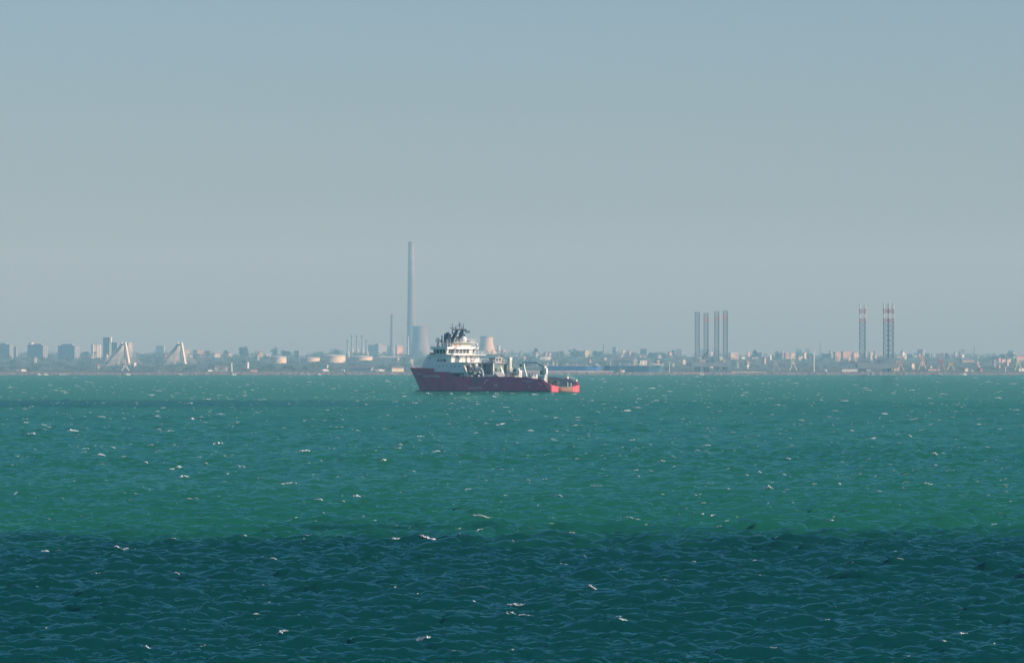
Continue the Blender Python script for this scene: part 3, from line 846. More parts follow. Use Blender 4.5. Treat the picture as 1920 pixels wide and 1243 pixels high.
M_WARMC = mat('warm_concrete', (0.60, 0.49, 0.38), 0.85, 0.14, 0.08, streak=True)
M_TANK = mat('storage_tank_cream', (0.76, 0.62, 0.45), 0.6, 0.08, 0.1)
M_BLUEH = mat('moored_hull_blue', (0.035, 0.12, 0.34), 0.5, 0.15, 0.1)
M_TEALH = mat('moored_hull_teal', (0.035, 0.12, 0.19), 0.5, 0.15, 0.1)
M_LEAF = mat('tree_leaf', (0.060, 0.095, 0.035), 0.8, 0.4, 0.15)
M_BARK = mat('tree_bark', (0.10, 0.08, 0.06), 0.9, 0.2, 0.5)
M_YEL = mat('crane_yellow', (0.62, 0.50, 0.22), 0.6, 0.15, 0.3)

# ---- breakwater: rubble mound with a concrete crown wall in long blocks
bw = empty('breakwater', (0, 5790, 0), 0, 'long rubble breakwater with a pale concrete crown wall closing the bay', 'breakwater')
def rubble():
    mb = MB(); prof = [(-9, -2.0), (-6.5, 0.4), (-4, 1.5), (-2, 2.4), (1, 2.5), (4, 1.4), (8, -2.0)]
    xs = np.arange(-1250, 1251, 2.5); n = len(prof)
    for x in xs:
        lift = .5 * math.sin(x * .021) + .4 * math.sin(x * .053 + 1) + .3 * math.sin(x * .13)
        for k, (y, z) in enumerate(prof):
            mb.v.append((x + random.uniform(-.6, .6), y + random.uniform(-.7, .7), z + (lift * .6 if k in (2, 3, 4) else 0) + random.uniform(-.45, .45)))
    for i in range(len(xs) - 1):
        for k in range(n - 1):
            a = i * n + k
            mb.f.append((a, a + n, a + n + 1, a + 1))
    return mb
tag(rubble().build('rubble_mound', M_ROCK, bw), kind='stuff')
def crown(px0, px1, ytop, m=M_CROWN, yoff=1.5, th=2.0, nm='crown_wall'):
    D = 5790 + yoff
    a = W(px0, ytop, D); b = W(px1, ytop, D)
    x = a.x
    while x < b.x - 1:                       # cast in blocks with open joints
        x1 = min(b.x, x + random.uniform(22, 30))
        MB().box(x + .06, x1 - .06, yoff, yoff + th, 0.8, a.z + random.uniform(-.12, .12)).build(nm, m, bw)
        x = x1
crown(962, 1162, 695.0)
crown(1245, 1330, 698.0, M_PINK)
crown(1330, 1372, 699.5)
crown(1372, 1436, 696.5)
crown(190, 300, 699.5, M_CONC)
crown(380, 760, 700.6, M_CONC)
crown(1500, 1700, 700.8, M_CONC)
crown(0, 22, 700.5, M_CONC)
crown(70, 95, 701, M_WALLW)
# round pier head with its parapet
e = W(1163, 694.8, 5795)
MB().lathe([(4.2, 0.0), (4.2, e.z), (4.6, e.z), (4.6, e.z + .5), (3.2, e.z + .5)], 18, (e.x, 3, 0)).build('pier_head', M_CROWN, bw)
MB().cyl((e.x, 3, e.z), (e.x, 3, e.z + 2.6), .6, .45, 10).build('pier_light', M_REDB, bw)

# ---- buildings -------------------------------------------------------------
def building(px0, px1, ytop, D, face, wall, label, cat='building', floors=0, roof='flat', depth=None, group=None, name='apartment_block', bays=0, base=None):
    """face: yaw of the long front, degrees; 0 looks at the camera, + turns it to the sun on the right"""
    D = far(D)
    w_app = (px1 - px0) * D / F_PX
    top = W(0, ytop, D).z
    z0 = land_h(D) - 4.0 if base is None else base
    a = R(face)
    dep = depth if depth else max(6.0, w_app * 0.35)
    w = max(2.0, (w_app - dep * abs(math.sin(a))) / max(0.25, math.cos(a)))
    if w < 2.5: dep = w_app * .5; w = max(2.0, (w_app - dep * abs(math.sin(a))) / max(0.25, math.cos(a)))
    c = W((px0 + px1) / 2, ytop, D)
    root = empty(name, (c.x, D, z0), a, label, cat, group)
    H = top - z0
    MB().box(-w / 2, w / 2, -dep / 2, dep / 2, 0, H - (0.5 if roof == 'flat' else 0)).build('wall', wall, root)
    if roof == 'flat':
        MB().box(-w / 2 - .25, w / 2 + .25, -dep / 2 - .25, dep / 2 + .25, H - .5, H).build('roof', M_ROOF if wall is not M_WALLW else M_WALLG, root)
    else:
        rh = min(5.0, dep * .35)
        mb = MB(); n = 0
        mb.v += [(-w / 2 - .3, -dep / 2 - .4, H), (w / 2 + .3, -dep / 2 - .4, H), (w / 2 + .3, dep / 2 + .4, H), (-w / 2 - .3, dep / 2 + .4, H), (-w / 2 - .3, 0, H + rh), (w / 2 + .3, 0, H + rh)]
        mb.f += [(0, 1, 5, 4), (2, 3, 4, 5), (0, 4, 3), (1, 2, 5), (3, 2, 1, 0)]
        mb.build('roof', M_TILE if roof == 'tile' else M_ROOF, root)
    if floors:
        fh = 3.0; nf = min(floors, int((H - 1) / fh)); nb = bays or max(2, int(w / 3.6))
        mb = MB()
        for k in range(nf):
            z = H - 1.2 - (k + 1) * fh + .9
            for b in range(nb):
                x = -w / 2 + (b + .5) * w / nb
                mb.box(x - w / nb * .28, x + w / nb * .28, -dep / 2 - .06, -dep / 2 + .1, z, z + 1.5)
            for b in range(max(1, int(dep / 5))):
                y = -dep / 2 + (b + .5) * dep / max(1, int(dep / 5))
                for sx in (-1, 1):
                    mb.box(sx * w / 2 - .06, sx * w / 2 + .06, y - .8, y + .8, z, z + 1.4)
        tag(mb.build('windows', M_WIN, root), kind='stuff')
    return root, w, dep, H

def roof_block(b, fx0, fx1, h, m):
    root, w, dep, H = b
    MB().box(-w / 2 + fx0 * w, -w / 2 + fx1 * w, -dep * .3, dep * .3, H, H + h).build('penthouse', m, root)

# the shaded slabs on the far left
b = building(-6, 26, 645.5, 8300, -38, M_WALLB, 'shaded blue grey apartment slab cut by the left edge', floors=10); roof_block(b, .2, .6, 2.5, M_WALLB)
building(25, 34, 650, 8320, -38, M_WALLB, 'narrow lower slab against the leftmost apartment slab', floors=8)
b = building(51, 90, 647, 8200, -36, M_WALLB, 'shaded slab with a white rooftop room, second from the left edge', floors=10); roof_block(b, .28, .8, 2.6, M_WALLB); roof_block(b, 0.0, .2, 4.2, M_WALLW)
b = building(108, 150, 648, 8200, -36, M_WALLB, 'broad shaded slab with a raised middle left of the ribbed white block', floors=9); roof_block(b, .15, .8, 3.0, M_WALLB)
b = building(171, 190, 646, 8400, 30, M_WALLG, 'pale block with bright upright ribs beside the tall tower', floors=0)
for k in range(4):
    MB().box(-b[1] / 2 + (k + .05) * b[1] / 4, -b[1] / 2 + (k + .5) * b[1] / 4, -b[2] / 2 - 1.2, -b[2] / 2, 0, b[3] - .6).build('rib', M_WALLW, b[0])
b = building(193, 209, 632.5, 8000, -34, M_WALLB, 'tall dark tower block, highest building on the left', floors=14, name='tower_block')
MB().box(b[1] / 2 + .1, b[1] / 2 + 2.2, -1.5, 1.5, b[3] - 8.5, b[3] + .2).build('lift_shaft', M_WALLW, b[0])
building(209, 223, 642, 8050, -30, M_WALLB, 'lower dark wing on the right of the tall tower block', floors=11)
building(238, 248, 642.5, 8900, 42, M_CREAM, 'slim cream tower behind the first bridge pylon', floors=8, name='tower_block')
building(292, 309, 648, 9200, -15, M_WALLG, 'faint grey block behind the second bridge pylon', floors=6)
building(345, 355.5, 656, 8800, 35, M_CREAM, 'small cream block just right of the second bridge pylon', floors=4)
building(367, 387, 657.5, 8800, 30, M_PINK, 'pink block standing alone right of the bridge', floors=4)
building(400, 414, 663, 8700, 18, M_WALLW, 'low white house left of the big round tree', name='house', roof='tile', cat='house')
building(428, 435, 663.5, 8700, 18, M_WALLW, 'tiny white house just left of the big round tree', name='house', roof='tile', cat='house')
building(465, 469, 663.5, 8650, 18, M_WALLW, 'tiny white hut at the right foot of the big round tree', name='house', cat='house')
building(473, 479, 663, 8650, 18, M_WALLW, 'little white house between two huts right of the round tree', name='house', cat='house')
building(483, 495, 664, 8650, 18, M_WALLG, 'grey bungalow row left of the second tree clump', name='house', cat='house')
building(497, 508, 663.5, 8640, 20, M_WALLW, 'white bungalow directly above the first cream tank', name='house', cat='house')
building(400, 427, 688.0, 6900, 12, M_WALLG, 'long low pale shed by the white silo on the shore', name='shed', cat='shed', roof='gable')
building(468, 483, 692.5, 6700, 12, M_PINK, 'low pinkish shed on the shore below the first cream tank', name='shed', cat='shed')
# power station
b = building(690, 727, 646.5, 9000, -34, M_WALLB, 'dark boiler house of the power station left of the chimneys', 'power station', name='boiler_house', depth=36)
MB().box(-b[1] * .1, b[1] * .2, -6, 6, b[3], b[3] + 3).build('rooftop_plant', M_WALLB, b[0])
building(724, 742, 649, 9300, -20, M_WALLG, 'pale turbine hall end behind the short chimney', 'power station', name='turbine_hall')
building(741, 757, 647, 9200, 40, M_PINK, 'sunlit pink hall between the two power station chimneys', 'power station', name='turbine_hall', floors=2)
building(707, 752, 668.3, 7900, 16, M_WALLW, 'long white canopy roof below the short chimney', 'shed', name='canopy', depth=14, base=land_h(far(7900)) + 6)
building(743, 749, 671, 7800, 38, M_CREAM, 'slim cream silo tower under the white canopy', 'tower', name='silo_tower')
# centre and right
building(932, 938, 648, 8900, 35, M_WALLW, 'slim white tower right of the bright cooling tower', 'tower', name='tower_block', floors=5)
building(941, 949, 655, 9000, 30, M_PINK, 'small faded pink block near the slim white tower', floors=2)
b = building(998, 1008, 662, 8600, -10, M_WALLB, 'dark church with a pointed spire above the dock', 'church', name='church', roof='gable')
MB().hexa([(-3, -3, b[3] - 2), (3, -3, b[3] - 2), (3, 3, b[3] - 2), (-3, 3, b[3] - 2)], [(-.1, -.1, b[3] + 5), (.1, -.1, b[3] + 5), (.1, .1, b[3] + 5), (-.1, .1, b[3] + 5)]).build('spire', M_ROOF, b[0])
building(1008, 1032, 668.5, 8100, 18, M_WALLW, 'long low white warehouse above the blue moored hull', 'warehouse', name='warehouse', depth=12)
building(1018, 1050, 663.5, 8700, -12, M_WALLG, 'faint grey hall behind the low white warehouse', 'warehouse', name='warehouse', roof='gable')
building(1093, 1106, 657, 8300, 42, M_CREAM, 'cream apartment block rising above the trees at centre right', floors=5)
building(1148, 1157, 650.5, 8900, -25, M_WALLB, 'faint dark block right of the thin spire', floors=6)
building(1165, 1172, 656.5, 8800, 35, M_CREAM, 'small pale cube house right of the faint dark block', 'house', name='house')
building(1176, 1183, 657.5, 8500, 38, M_PINK, 'narrow pink tower house with a white top', 'house', name='house', floors=3)
building(1135, 1168, 667, 8300, -20, M_WALLG, 'broad grey hall with a pitched roof under the thin spire', 'warehouse', name='warehouse', roof='gable')
building(1150, 1196, 675.5, 7400, -14, M_WALLG, 'wide dull warehouse above the teal moored ship', 'warehouse', name='warehouse', roof='gable', depth=30)
building(1197, 1213, 675.8, 7300, 26, M_WALLW, 'bright white harbour office above the teal ship', 'office', name='harbour_office', floors=2)
building(1198, 1211, 667, 8300, 20, M_WALLG, 'grey gabled house above the white harbour office', 'house', name='house', roof='gable')
building(1231, 1241, 665.5, 8200, 24, M_WALLW, 'small white house with dark window bands left of the rigs', 'house', name='house', floors=2)
building(1366, 1384, 661, 8000, 36, M_CREAM, 'cream block right of the four legged rig', floors=3)
building(1388, 1397, 668.5, 8000, 24, M_WALLW, 'tiny white house right of the cream block by the rig', 'house', name='house')
building(1408, 1422, 669, 8000, 20, M_WALLG, 'pale low house at the foot of a pointed tree', 'house', name='house')
building(1464, 1470, 659, 8200, 34, M_WALLW, 'thin white corner block left of the pink apartments', floors=4)
building(1469, 1480, 661, 8150, 36, M_PINK, 'pink apartment block behind the forked crane', floors=5)
building(1479, 1491, 661.5, 8200, 36, M_CREAM, 'yellowish apartment block behind the forked crane', floors=5)
building(1496, 1505, 667.5, 8200, 26, M_WALLW, 'small white house right of the forked crane', 'house', name='house')
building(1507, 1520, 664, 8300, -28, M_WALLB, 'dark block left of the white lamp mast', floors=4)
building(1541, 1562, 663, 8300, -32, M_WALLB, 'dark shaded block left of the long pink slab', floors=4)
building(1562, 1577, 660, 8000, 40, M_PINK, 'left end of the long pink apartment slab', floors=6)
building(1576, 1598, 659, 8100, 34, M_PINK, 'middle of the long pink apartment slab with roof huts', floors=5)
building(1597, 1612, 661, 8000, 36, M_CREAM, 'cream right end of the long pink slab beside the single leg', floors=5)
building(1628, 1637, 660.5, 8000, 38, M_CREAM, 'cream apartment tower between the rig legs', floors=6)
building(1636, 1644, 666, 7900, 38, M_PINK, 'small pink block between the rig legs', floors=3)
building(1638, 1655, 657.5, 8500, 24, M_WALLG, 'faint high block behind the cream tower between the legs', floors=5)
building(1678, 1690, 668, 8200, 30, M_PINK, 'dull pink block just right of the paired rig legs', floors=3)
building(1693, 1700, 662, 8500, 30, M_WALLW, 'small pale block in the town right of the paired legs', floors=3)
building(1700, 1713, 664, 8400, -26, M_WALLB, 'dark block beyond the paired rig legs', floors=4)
building(1711, 1720, 667, 8300, 34, M_WALLW, 'white house left of the thin grey mast', 'house', name='house', floors=2)
building(1734, 1745, 662.5, 8400, -24, M_WALLB, 'grey block right of the thin grey mast', floors=4)
building(1745, 1756, 663, 8500, 30, M_WALLG, 'pale grey block left of the red harbour crane', floors=4)
b = building(1772, 1783, 668, 8200, -20, M_WALLB, 'dark building with a pointed roof right of the red crane', 'church', name='church', roof='gable')
MB().hexa([(-3, -3, b[3] - 1), (3, -3, b[3] - 1), (3, 3, b[3] - 1), (-3, 3, b[3] - 1)], [(-.1, -.1, b[3] + 5), (.1, -.1, b[3] + 5), (.1, .1, b[3] + 5), (-.1, .1, b[3] + 5)]).build('spire', M_ROOF, b[0])
building(1783, 1797, 664, 8500, 28, M_PINK, 'faded pink block between pointed roof and thin chimney', floors=4)
building(1798, 1826, 676, 7700, 14, M_PINK, 'wide dull pink warehouse below the thin chimney', 'warehouse', name='warehouse', roof='gable', depth=20)
building(1829, 1836, 668.5, 8300, 26, M_WALLW, 'small white house at the foot of the thin chimney', 'house', name='house')
building(1861, 1868, 673, 7200, 34, M_CONC, 'grey grain silo tower near the right edge', 'silo', name='silo_tower')
building(1887, 1892, 673, 7300, 30, M_PINK, 'slim pinkish tower near the right edge', 'tower', name='tower_block')
building(1878, 1886, 664, 8500, -24, M_WALLB, 'faint dark block above the slim pinkish tower', floors=4)
building(1903, 1921, 669, 7900, 34, M_PINK, 'pink house group cut by the right edge', 'house', name='house', floors=2, roof='tile')
building(1906, 1922, 690, 6700, 24, M_WALLW, 'pale low quay shed cut by the right edge', 'shed', name='shed')
building(1577, 1607, 691.3, 6620, 6, M_WALLW, 'long white flat quay shed left of the single rig leg', 'shed', name='shed', depth=8)
building(1668, 1686, 690, 6650, 18, M_PINK, 'red and white quay shed under the paired legs', 'shed', name='shed', roof='tile')
building(1736, 1762, 691, 6650, 14, M_PINK, 'pale pink quay wall shed below the red crane', 'shed', name='shed', depth=8)
building(1804, 1815, 690, 6620, 30, M_CREAM, 'cream box store on the quay near the right edge', 'shed', name='shed')
building(1833, 1842, 690.5, 6620, 26, M_REDB, 'small red store on the quay near the right edge', 'shed', name='shed')
building(655, 700, 690.5, 6800, -14, M_WALLG, 'dark low shed on the shore below the cream tanks', 'shed', name='shed', roof='gable')
building(730, 757, 690, 6700, 30, M_CREAM, 'pale low store on the shore left of the ship bow', 'shed', name='shed', roof='gable')
building(200, 300, 695.2, 6580, -8, M_WALLB, 'long dark quay warehouse under the bridge', 'warehouse', name='warehouse', depth=14)
building(318, 375, 695.8, 6600, -8, M_WALLB, 'low dark quay warehouse right of the second pylon foot', 'warehouse', name='warehouse', depth=14)

# the rest of the town: little houses nobody could tell apart, and faint blocks on the skyline
rg = random.Random(77)
for k in range(80):
    px = rg.uniform(930, 1925) if k < 62 else rg.uniform(-5, 920)
    D = rg.uniform(7000, 8500); yt = 686 - (land_h(far(D)) + rg.uniform(4, 9) * (far(D) / 8500) - CAM_H) * F_PX / far(D)
    wpx = rg.uniform(3, 9)
    building(px, px + wpx, yt, D, rg.uniform(18, 42), rg.choice([M_WALLW, M_WALLG, M_CREAM, M_PINK, M_WALLG]), 'tiny hazy house among the trees of the far town', 'house', name='house',
             roof=rg.choice(['tile', 'flat', 'gable']), group='little houses of the far town')
for k in range(26):
    px = rg.uniform(960, 1925) if k < 19 else rg.uniform(250, 900); D = rg.uniform(8300, 9200)
    yt = 686 - (land_h(far(D)) + rg.uniform(7, 14) * (far(D) / 8500) - CAM_H) * F_PX / far(D)
    building(px, px + rg.uniform(6, 15), yt, D, rg.uniform(-40, 30), rg.choice([M_WALLB, M_WALLG, M_WALLB]), 'faint grey block half lost in haze on the far skyline', 'building', floors=5,
             group='faint blocks on the far skyline')

# ---- storage tanks
def tank(px0, px1, ytop, ybase, D, label):
    D = far(D)
    c = W((px0 + px1) / 2, ybase, D); r = (px1 - px0) / 2 * D / F_PX; H = (ybase - ytop) * D / F_PX
    root = empty('storage_tank', (c.x, D, c.z - 2.5), 0, label, 'storage tank', 'cream storage tanks of the terminal'); H += 2.5
    MB().lathe([(r, 0), (r, H * .82)], 40).build('shell', M_TANK, root, smooth=False)
    MB().lathe([(r + .3, H * .82), (r + .3, H * .88), (r, H * .88)], 40, cap=False).build('wind_girder', M_CONCD, root)
    MB().lathe([(r, H * .88), (r, H * .94), (r * .5, H), (0.05, H * 1.03)], 40).build('roof', M_WALLW, root)
    st = MB()
    for k in range(14):
        a0 = R(-150 + k * 5); a1 = R(-145 + k * 5)
        st.cyl(((r + .5) * math.cos(a0), (r + .5) * math.sin(a0), H * .8 * k / 14), ((r + .5) * math.cos(a1), (r + .5) * math.sin(a1), H * .8 * (k + 1) / 14), .35, .35, 4)
    st.build('spiral_stair', M_CONCD, root)
tank(506, 537, 668, 681, 7600, 'cream tank standing alone, leftmost of the storage tanks')
tank(562, 600, 670, 679.5, 7900, 'low faded tank, second from the left of the storage tanks')
tank(601, 648, 665.5, 679.5, 7600, 'largest cream tank with a zigzag stair, in front of the stacks')
tank(656, 699, 667.5, 678.5, 7900, 'cream tank right of the largest one, below the stacks')

# ---- chimneys and stacks
def chimney(px, ytop, D, w_top, w_bot, label, bands=(), rings=(), name='chimney', cat='chimney', wall=None, group=None):
    D = far(D)
    z0 = land_h(D) - 3; c = W(px, ytop, D); H = c.z - z0; s = D / F_PX / 2
    root = empty(name, (c.x, D, z0), 0, label, cat, group)
    rad = lambda f: w_bot * s + (w_top - w_bot) * s * f ** 0.8
    cuts = sorted(set([0.0, 1.0] + [x for b_ in bands for x in b_[:2]]))
    for f0, f1 in zip(cuts[:-1], cuts[1:]):
        m = wall or M_CONC
        nm = 'shaft'
        for b0, b1, bm in bands:
            if b0 <= f0 and f1 <= b1: m = bm; nm = 'painted_band'
        n = max(2, int((f1 - f0) * 16))
        MB().lathe([(rad(f0 + (f1 - f0) * k / n), H * (f0 + (f1 - f0) * k / n)) for k in range(n + 1)], 28).build(nm, m, root, smooth=False)
    for f in rings:
        r = rad(f)
        MB().lathe([(r + .1, H * f - .5), (r + 1.3, H * f - .5), (r + 1.3, H * f + .6), (r + .1, H * f + .6)], 28, cap=False).build('platform', M_CONCD, root)
    MB().lathe([(rad(1) * .8, H - .2), (rad(1) * .8, H + .3), (rad(1) * .7, H + .3)], 24).build('flue_mouth', M_ROOF, root)
    return root
M_FADER = mat('faded_red_band', (0.27, 0.21, 0.205), 0.85, 0.15, 0.1)
M_FADEW = mat('faded_white_band', (0.30, 0.285, 0.28), 0.85, 0.12, 0.1)
chimney(771, 453.5, 9300, 11.0, 18.5, 'very tall concrete chimney, highest thing on the skyline', [(.72, .76, M_FADER), (.80, .84, M_FADER), (.88, .92, M_FADER), (.92, .96, M_FADEW), (.96, 1.0, M_FADER), (.84, .88, M_FADEW), (.76, .80, M_FADEW)], (.30, .48, .65, .80, .995))
chimney(735.3, 589.5, 9100, 5.6, 9.5, 'short concrete chimney left of the very tall one', [(.9, 1.0, M_CONCD)], (.55, .96))
for px, yt, D, lab in ((652, 637.5, 8700, 'leftmost short refinery stack with a dark cap'), (660, 628.5, 8900, 'leftmost of the three taller refinery stacks'), (669.5, 628.5, 8800, 'middle one of the three taller refinery stacks'),
                       (679.5, 628.5, 8800, 'rightmost of the three taller refinery stacks'), (687.5, 637.5, 8750, 'rightmost short refinery stack with a dark cap')):
    D = far(D)
    z0 = land_h(D) - 2; c = W(px, yt, D); H = c.z - z0; s = D / F_PX
    st = empty('refinery_stack', (c.x, D, z0), 0, lab, 'stack', 'refinery heater stacks')
    MB().lathe([(1.7 * s, H * .45), (1.6 * s, H * .93)], 14).build('shaft', M_WALLB, st)
    MB().lathe([(2.6 * s, H * .93), (2.6 * s, H)], 14).build('cap', M_CONCD, st)
    MB().lathe([(4.6 * s, 0), (4.4 * s, H * .22), (1.75 * s, H * .45)], 14).build('heater_base', M_WALLG, st)
chimney(1132, 645, 9000, 2.6, 4.5, 'thin dark spire like chimney behind the moored ships', wall=M_CONCD)
chimney(1827, 648.5, 8600, 1.9, 2.6, 'very thin dark chimney near the right edge', wall=M_CONCD)

# ---- cooling towers
def cooling(px, ytop, ybase, D, wt, ww, wb, label, M_SH):
    D = far(D)
    c = W(px, ytop, D); z0 = land_h(D) - 1; H = c.z - z0; s = D / F_PX / 2
    root = empty('cooling_tower', (c.x, D, z0), 0, label, 'cooling tower', 'cooling towers of the power station')
    prof = []
    for k in range(25):
        f = k / 24.0
        if f < .78: q = (f - .78) / .78; r = ww + (wb - ww) * abs(q) ** 1.75
        else: q = (f - .78) / .22; r = ww + (wt - ww) * q ** 2
        prof.append((r * s, H * (.08 + .92 * f)))
    MB().lathe(prof + [(prof[-1][0] - .8, H), (prof[-1][0] - .8, H * .9)], 56, cap=False).build('shell', M_SH, root, smooth=False)
    MB().lathe([(prof[-1][0] + .5, H - 1.6), (prof[-1][0] + .5, H - .2)], 56, cap=False).build('rim', M_CONC, root)
    for k in range(28):
        a0 = 2 * math.pi * k / 28; a1 = a0 + math.pi / 28 * (1 if k % 2 else -1)
        r0 = prof[0][0] * 1.03; r1 = prof[0][0] * .99
        MB().cyl((r0 * math.cos(a0), r0 * math.sin(a0), 0), (r1 * math.cos(a1), r1 * math.sin(a1), H * .085), .5, .5, 5).build('leg', M_CONC, root)
    MB().lathe([(prof[0][0] * 1.06, 0), (prof[0][0] * 1.06, 1.2)], 40).build('basin', M_CONCD, root)
cooling(787.5, 611.5, 690, 9000, 29, 28, 41, 'tall dull cooling tower beside the very tall chimney', M_CONC)
cooling(912.5, 630.5, 690, 8700, 24.5, 23.5, 42, 'sunlit cooling tower right of the ship bridge', M_WARMC)

# ---- cable stayed bridge
BD = 9000; BYAW = 46
bd = empty('cable_stayed_bridge', (W(285, 690, BD).x, BD, 0), R(BYAW), 'cable stayed road bridge with two white pylons on the left', 'bridge')
ux, uy = math.cos(R(BYAW)), math.sin(R(BYAW))
def bridge_x(px): return (px - 285) * BD / F_PX / ux
dz = W(0, 688.5, BD).z
MB().box(bridge_x(150), bridge_x(440), -7, 7, dz - 1.6, dz).build('deck', M_CONC, bd)
for yy in (-7.25, 7.0):
    MB().box(bridge_x(150), bridge_x(440), yy, yy + .25, dz - .4, dz + 1.0).build('parapet', M_WALLG, bd)
for k in range(10):
    x = bridge_x(150 + k * 30)
    MB().box(x - .9, x + .9, -4, 4, -3, dz - 1.6).build('pier', M_CONC, bd)
for pxm, ytop in ((235, 641.5), (334, 641.5)):
    py = bpy.data.objects.new('pylon', None); COL.objects.link(py); py.parent = bd
    xm = bridge_x(pxm); zt = W(0, ytop, BD).z
    for sy, spread in ((-1, 15.0), (1, 15.0)):
        MB().hexa([(xm - 1.9, sy * spread - 1.5, 3), (xm + 1.9, sy * spread - 1.5, 3), (xm + 1.9, sy * spread + 1.5, 3), (xm - 1.9, sy * spread + 1.5, 3)],
                  [(xm - 1.3, sy * 4.2 - 1.1, zt), (xm + 1.3, sy * 4.2 - 1.1, zt), (xm + 1.3, sy * 4.2 + 1.1, zt), (xm - 1.3, sy * 4.2 + 1.1, zt)]).build('pylon_leg', M_WALLW, py)
    MB().box(xm - 1.2, xm + 1.2, -4.0, 4.0, zt - 5, zt - 2.5).build('cross_beam', M_CONCD, py)
    for side in (-1, 1):
        for k in range(12):
            L_ = 5 + k * (3.4 if side < 0 else 2.9)
            for sy in (-1, 1):
                MB().cyl((xm, sy * 4.0, zt - 2 - (11 - k) * .55), (xm + side * L_, sy * 6.6, dz), .45 if side < 0 else .22, .45 if side < 0 else .22, 4).build('stay_cable', M_WALLG, bd)

# ---- jack-up rigs
def lattice_leg(x, y, w, z0, z1, parent, bands):
    lg = bpy.data.objects.new('leg', None); COL.objects.link(lg); lg.parent = parent
    segs = []
    cuts = [z0] + [b_[0] for b_ in bands] + [z1]
    mats_ = [M_STEEL] + [b_[1] for b_ in bands]
    for a, b, m in zip(cuts[:-1], cuts[1:], mats_):
        mb = MB(); h = w / 2; n = max(1, round((b - a) / (w * .95)))
        cs = [(x - h, y - h), (x + h, y - h), (x + h, y + h), (x - h, y + h)]
        for cx, cy in cs: mb.cyl((cx, cy, a), (cx, cy, b), .55, .55, 6)
        for k in range(n):
            za = a + (b - a) * k / n; zb_ = a + (b - a) * (k + 1) / n
            for i in range(4):
                p, q = cs[i], cs[(i + 1) % 4]
                mb.cyl((*p, za), (*q, zb_), .36, .36, 4).cyl((*q, za), (*p, zb_), .36, .36, 4).cyl((*p, zb_), (*q, zb_), .34, .34, 4)
        mb.build('lattice' if m is M_STEEL else 'painted_lattice', m, lg)
    return lg
def Z(py, D): return CAM_H - (py - HORIZON) * D / F_PX
DR = 6250
r1 = empty('jack_up_rig', (W(1333, 700, DR).x, DR, 0), 0, 'jack up rig with four lattice legs standing in the harbour', 'oil rig')
rx = lambda px: (px - 1333) * DR / F_PX
for px, yy, yt in ((1307, -10, 585.5), (1325, 14, 587), (1343.5, -12, 584), (1361, 12, 582.5)):
    zt = Z(yt, DR)
    lattice_leg(rx(px), yy, 4.3, -3, zt, r1, [(zt - 10, M_REDB), (zt - 5.5, M_FADEW)] if px > 1310 else [])
MB().hexa([(rx(1296), -16, 8), (rx(1370), -16, 8), (rx(1370), 18, 8), (rx(1296), 18, 8)], [(rx(1294), -16, 13), (rx(1371), -16, 13), (rx(1371), 18, 13), (rx(1294), 18, 13)]).build('hull', M_WALLB, r1)
MB().cyl((rx(1320), -4, 13), (rx(1333), 2, 13 + 1), 1.2).build('pipe_deck', M_STEEL, r1)
for (a, b, z0, z1, m, nm) in ((1330, 1341, 13, 18.5, M_WALLW, 'accommodation_block'), (1348, 1355, 13, 19, M_WALLW, 'accommodation_block'), (1308, 1314, 13, 18, M_WALLW, 'accommodation_block'), (1316, 1322, 13, 16, M_PINK, 'machinery_house'), (1355, 1360, 13, 16, M_YEL, 'machinery_house')):
    MB().box(rx(a), rx(b), -14 + random.uniform(0, 4), -4, z0, z1).build(nm, m, r1)
for px, yy in ((1307, -10), (1325, 14), (1343.5, -12), (1361, 12)):
    MB().box(rx(px) - 3.2, rx(px) + 3.2, yy - 3.2, yy + 3.2, 13, 17).build('jacking_house', M_STEEL, r1)
MB().cyl((rx(1316), -10, 17), (rx(1329), -12, 26), .6).build('crane_boom', M_CONCD, r1)
MB().box(rx(1285), rx(1294), -10, 2, 13.2, 13.8).build('helideck', M_WALLW, r1)
MB().cyl((rx(1294), -4, 9), (rx(1288), -4, 13.2), .4).build('helideck_strut', M_WALLG, r1)
r2 = empty('jack_up_rig', (W(1645, 700, DR).x, DR, 0), 0, 'jack up rig with red and white banded legs at right', 'oil rig')
sx = lambda px: (px - 1645) * DR / F_PX
for px, yy in ((1618, 6), (1660.5, -14), (1671.5, 12)):
    zt = Z(569, DR)
    lattice_leg(sx(px), yy, 5.6, -3, zt, r2, [(zt - 21, M_REDB), (zt - 16, M_WHTB), (zt - 11, M_REDB), (zt - 6, M_WHTB)])
    MB().box(sx(px) - 4, sx(px) + 4, yy - 4, yy + 4, 12, 17).build('jacking_house', M_STEEL, r2)
MB().hexa([(sx(1606), -20, 6.5), (sx(1682), -20, 6.5), (sx(1682), 20, 6.5), (sx(1606), 20, 6.5)], [(sx(1605), -20, 12), (sx(1683), -20, 12), (sx(1683), 20, 12), (sx(1605), 20, 12)]).build('hull', M_WALLB, r2)
for (a, b, z0, z1, m, nm) in ((1640, 1650, 12, 17, M_WALLB, 'accommodation_block'), (1627, 1634, 12, 14, M_STEEL, 'pipe_rack'), (1678, 1682, 12, 14.5, M_PINK, 'machinery_house')):
    MB().box(sx(a), sx(b), -16, -4, z0, z1).build(nm, m, r2)
MB().cyl((sx(1684), -10, 12), (sx(1691), -10, 20), .5).build('crane_boom', M_PINK, r2)

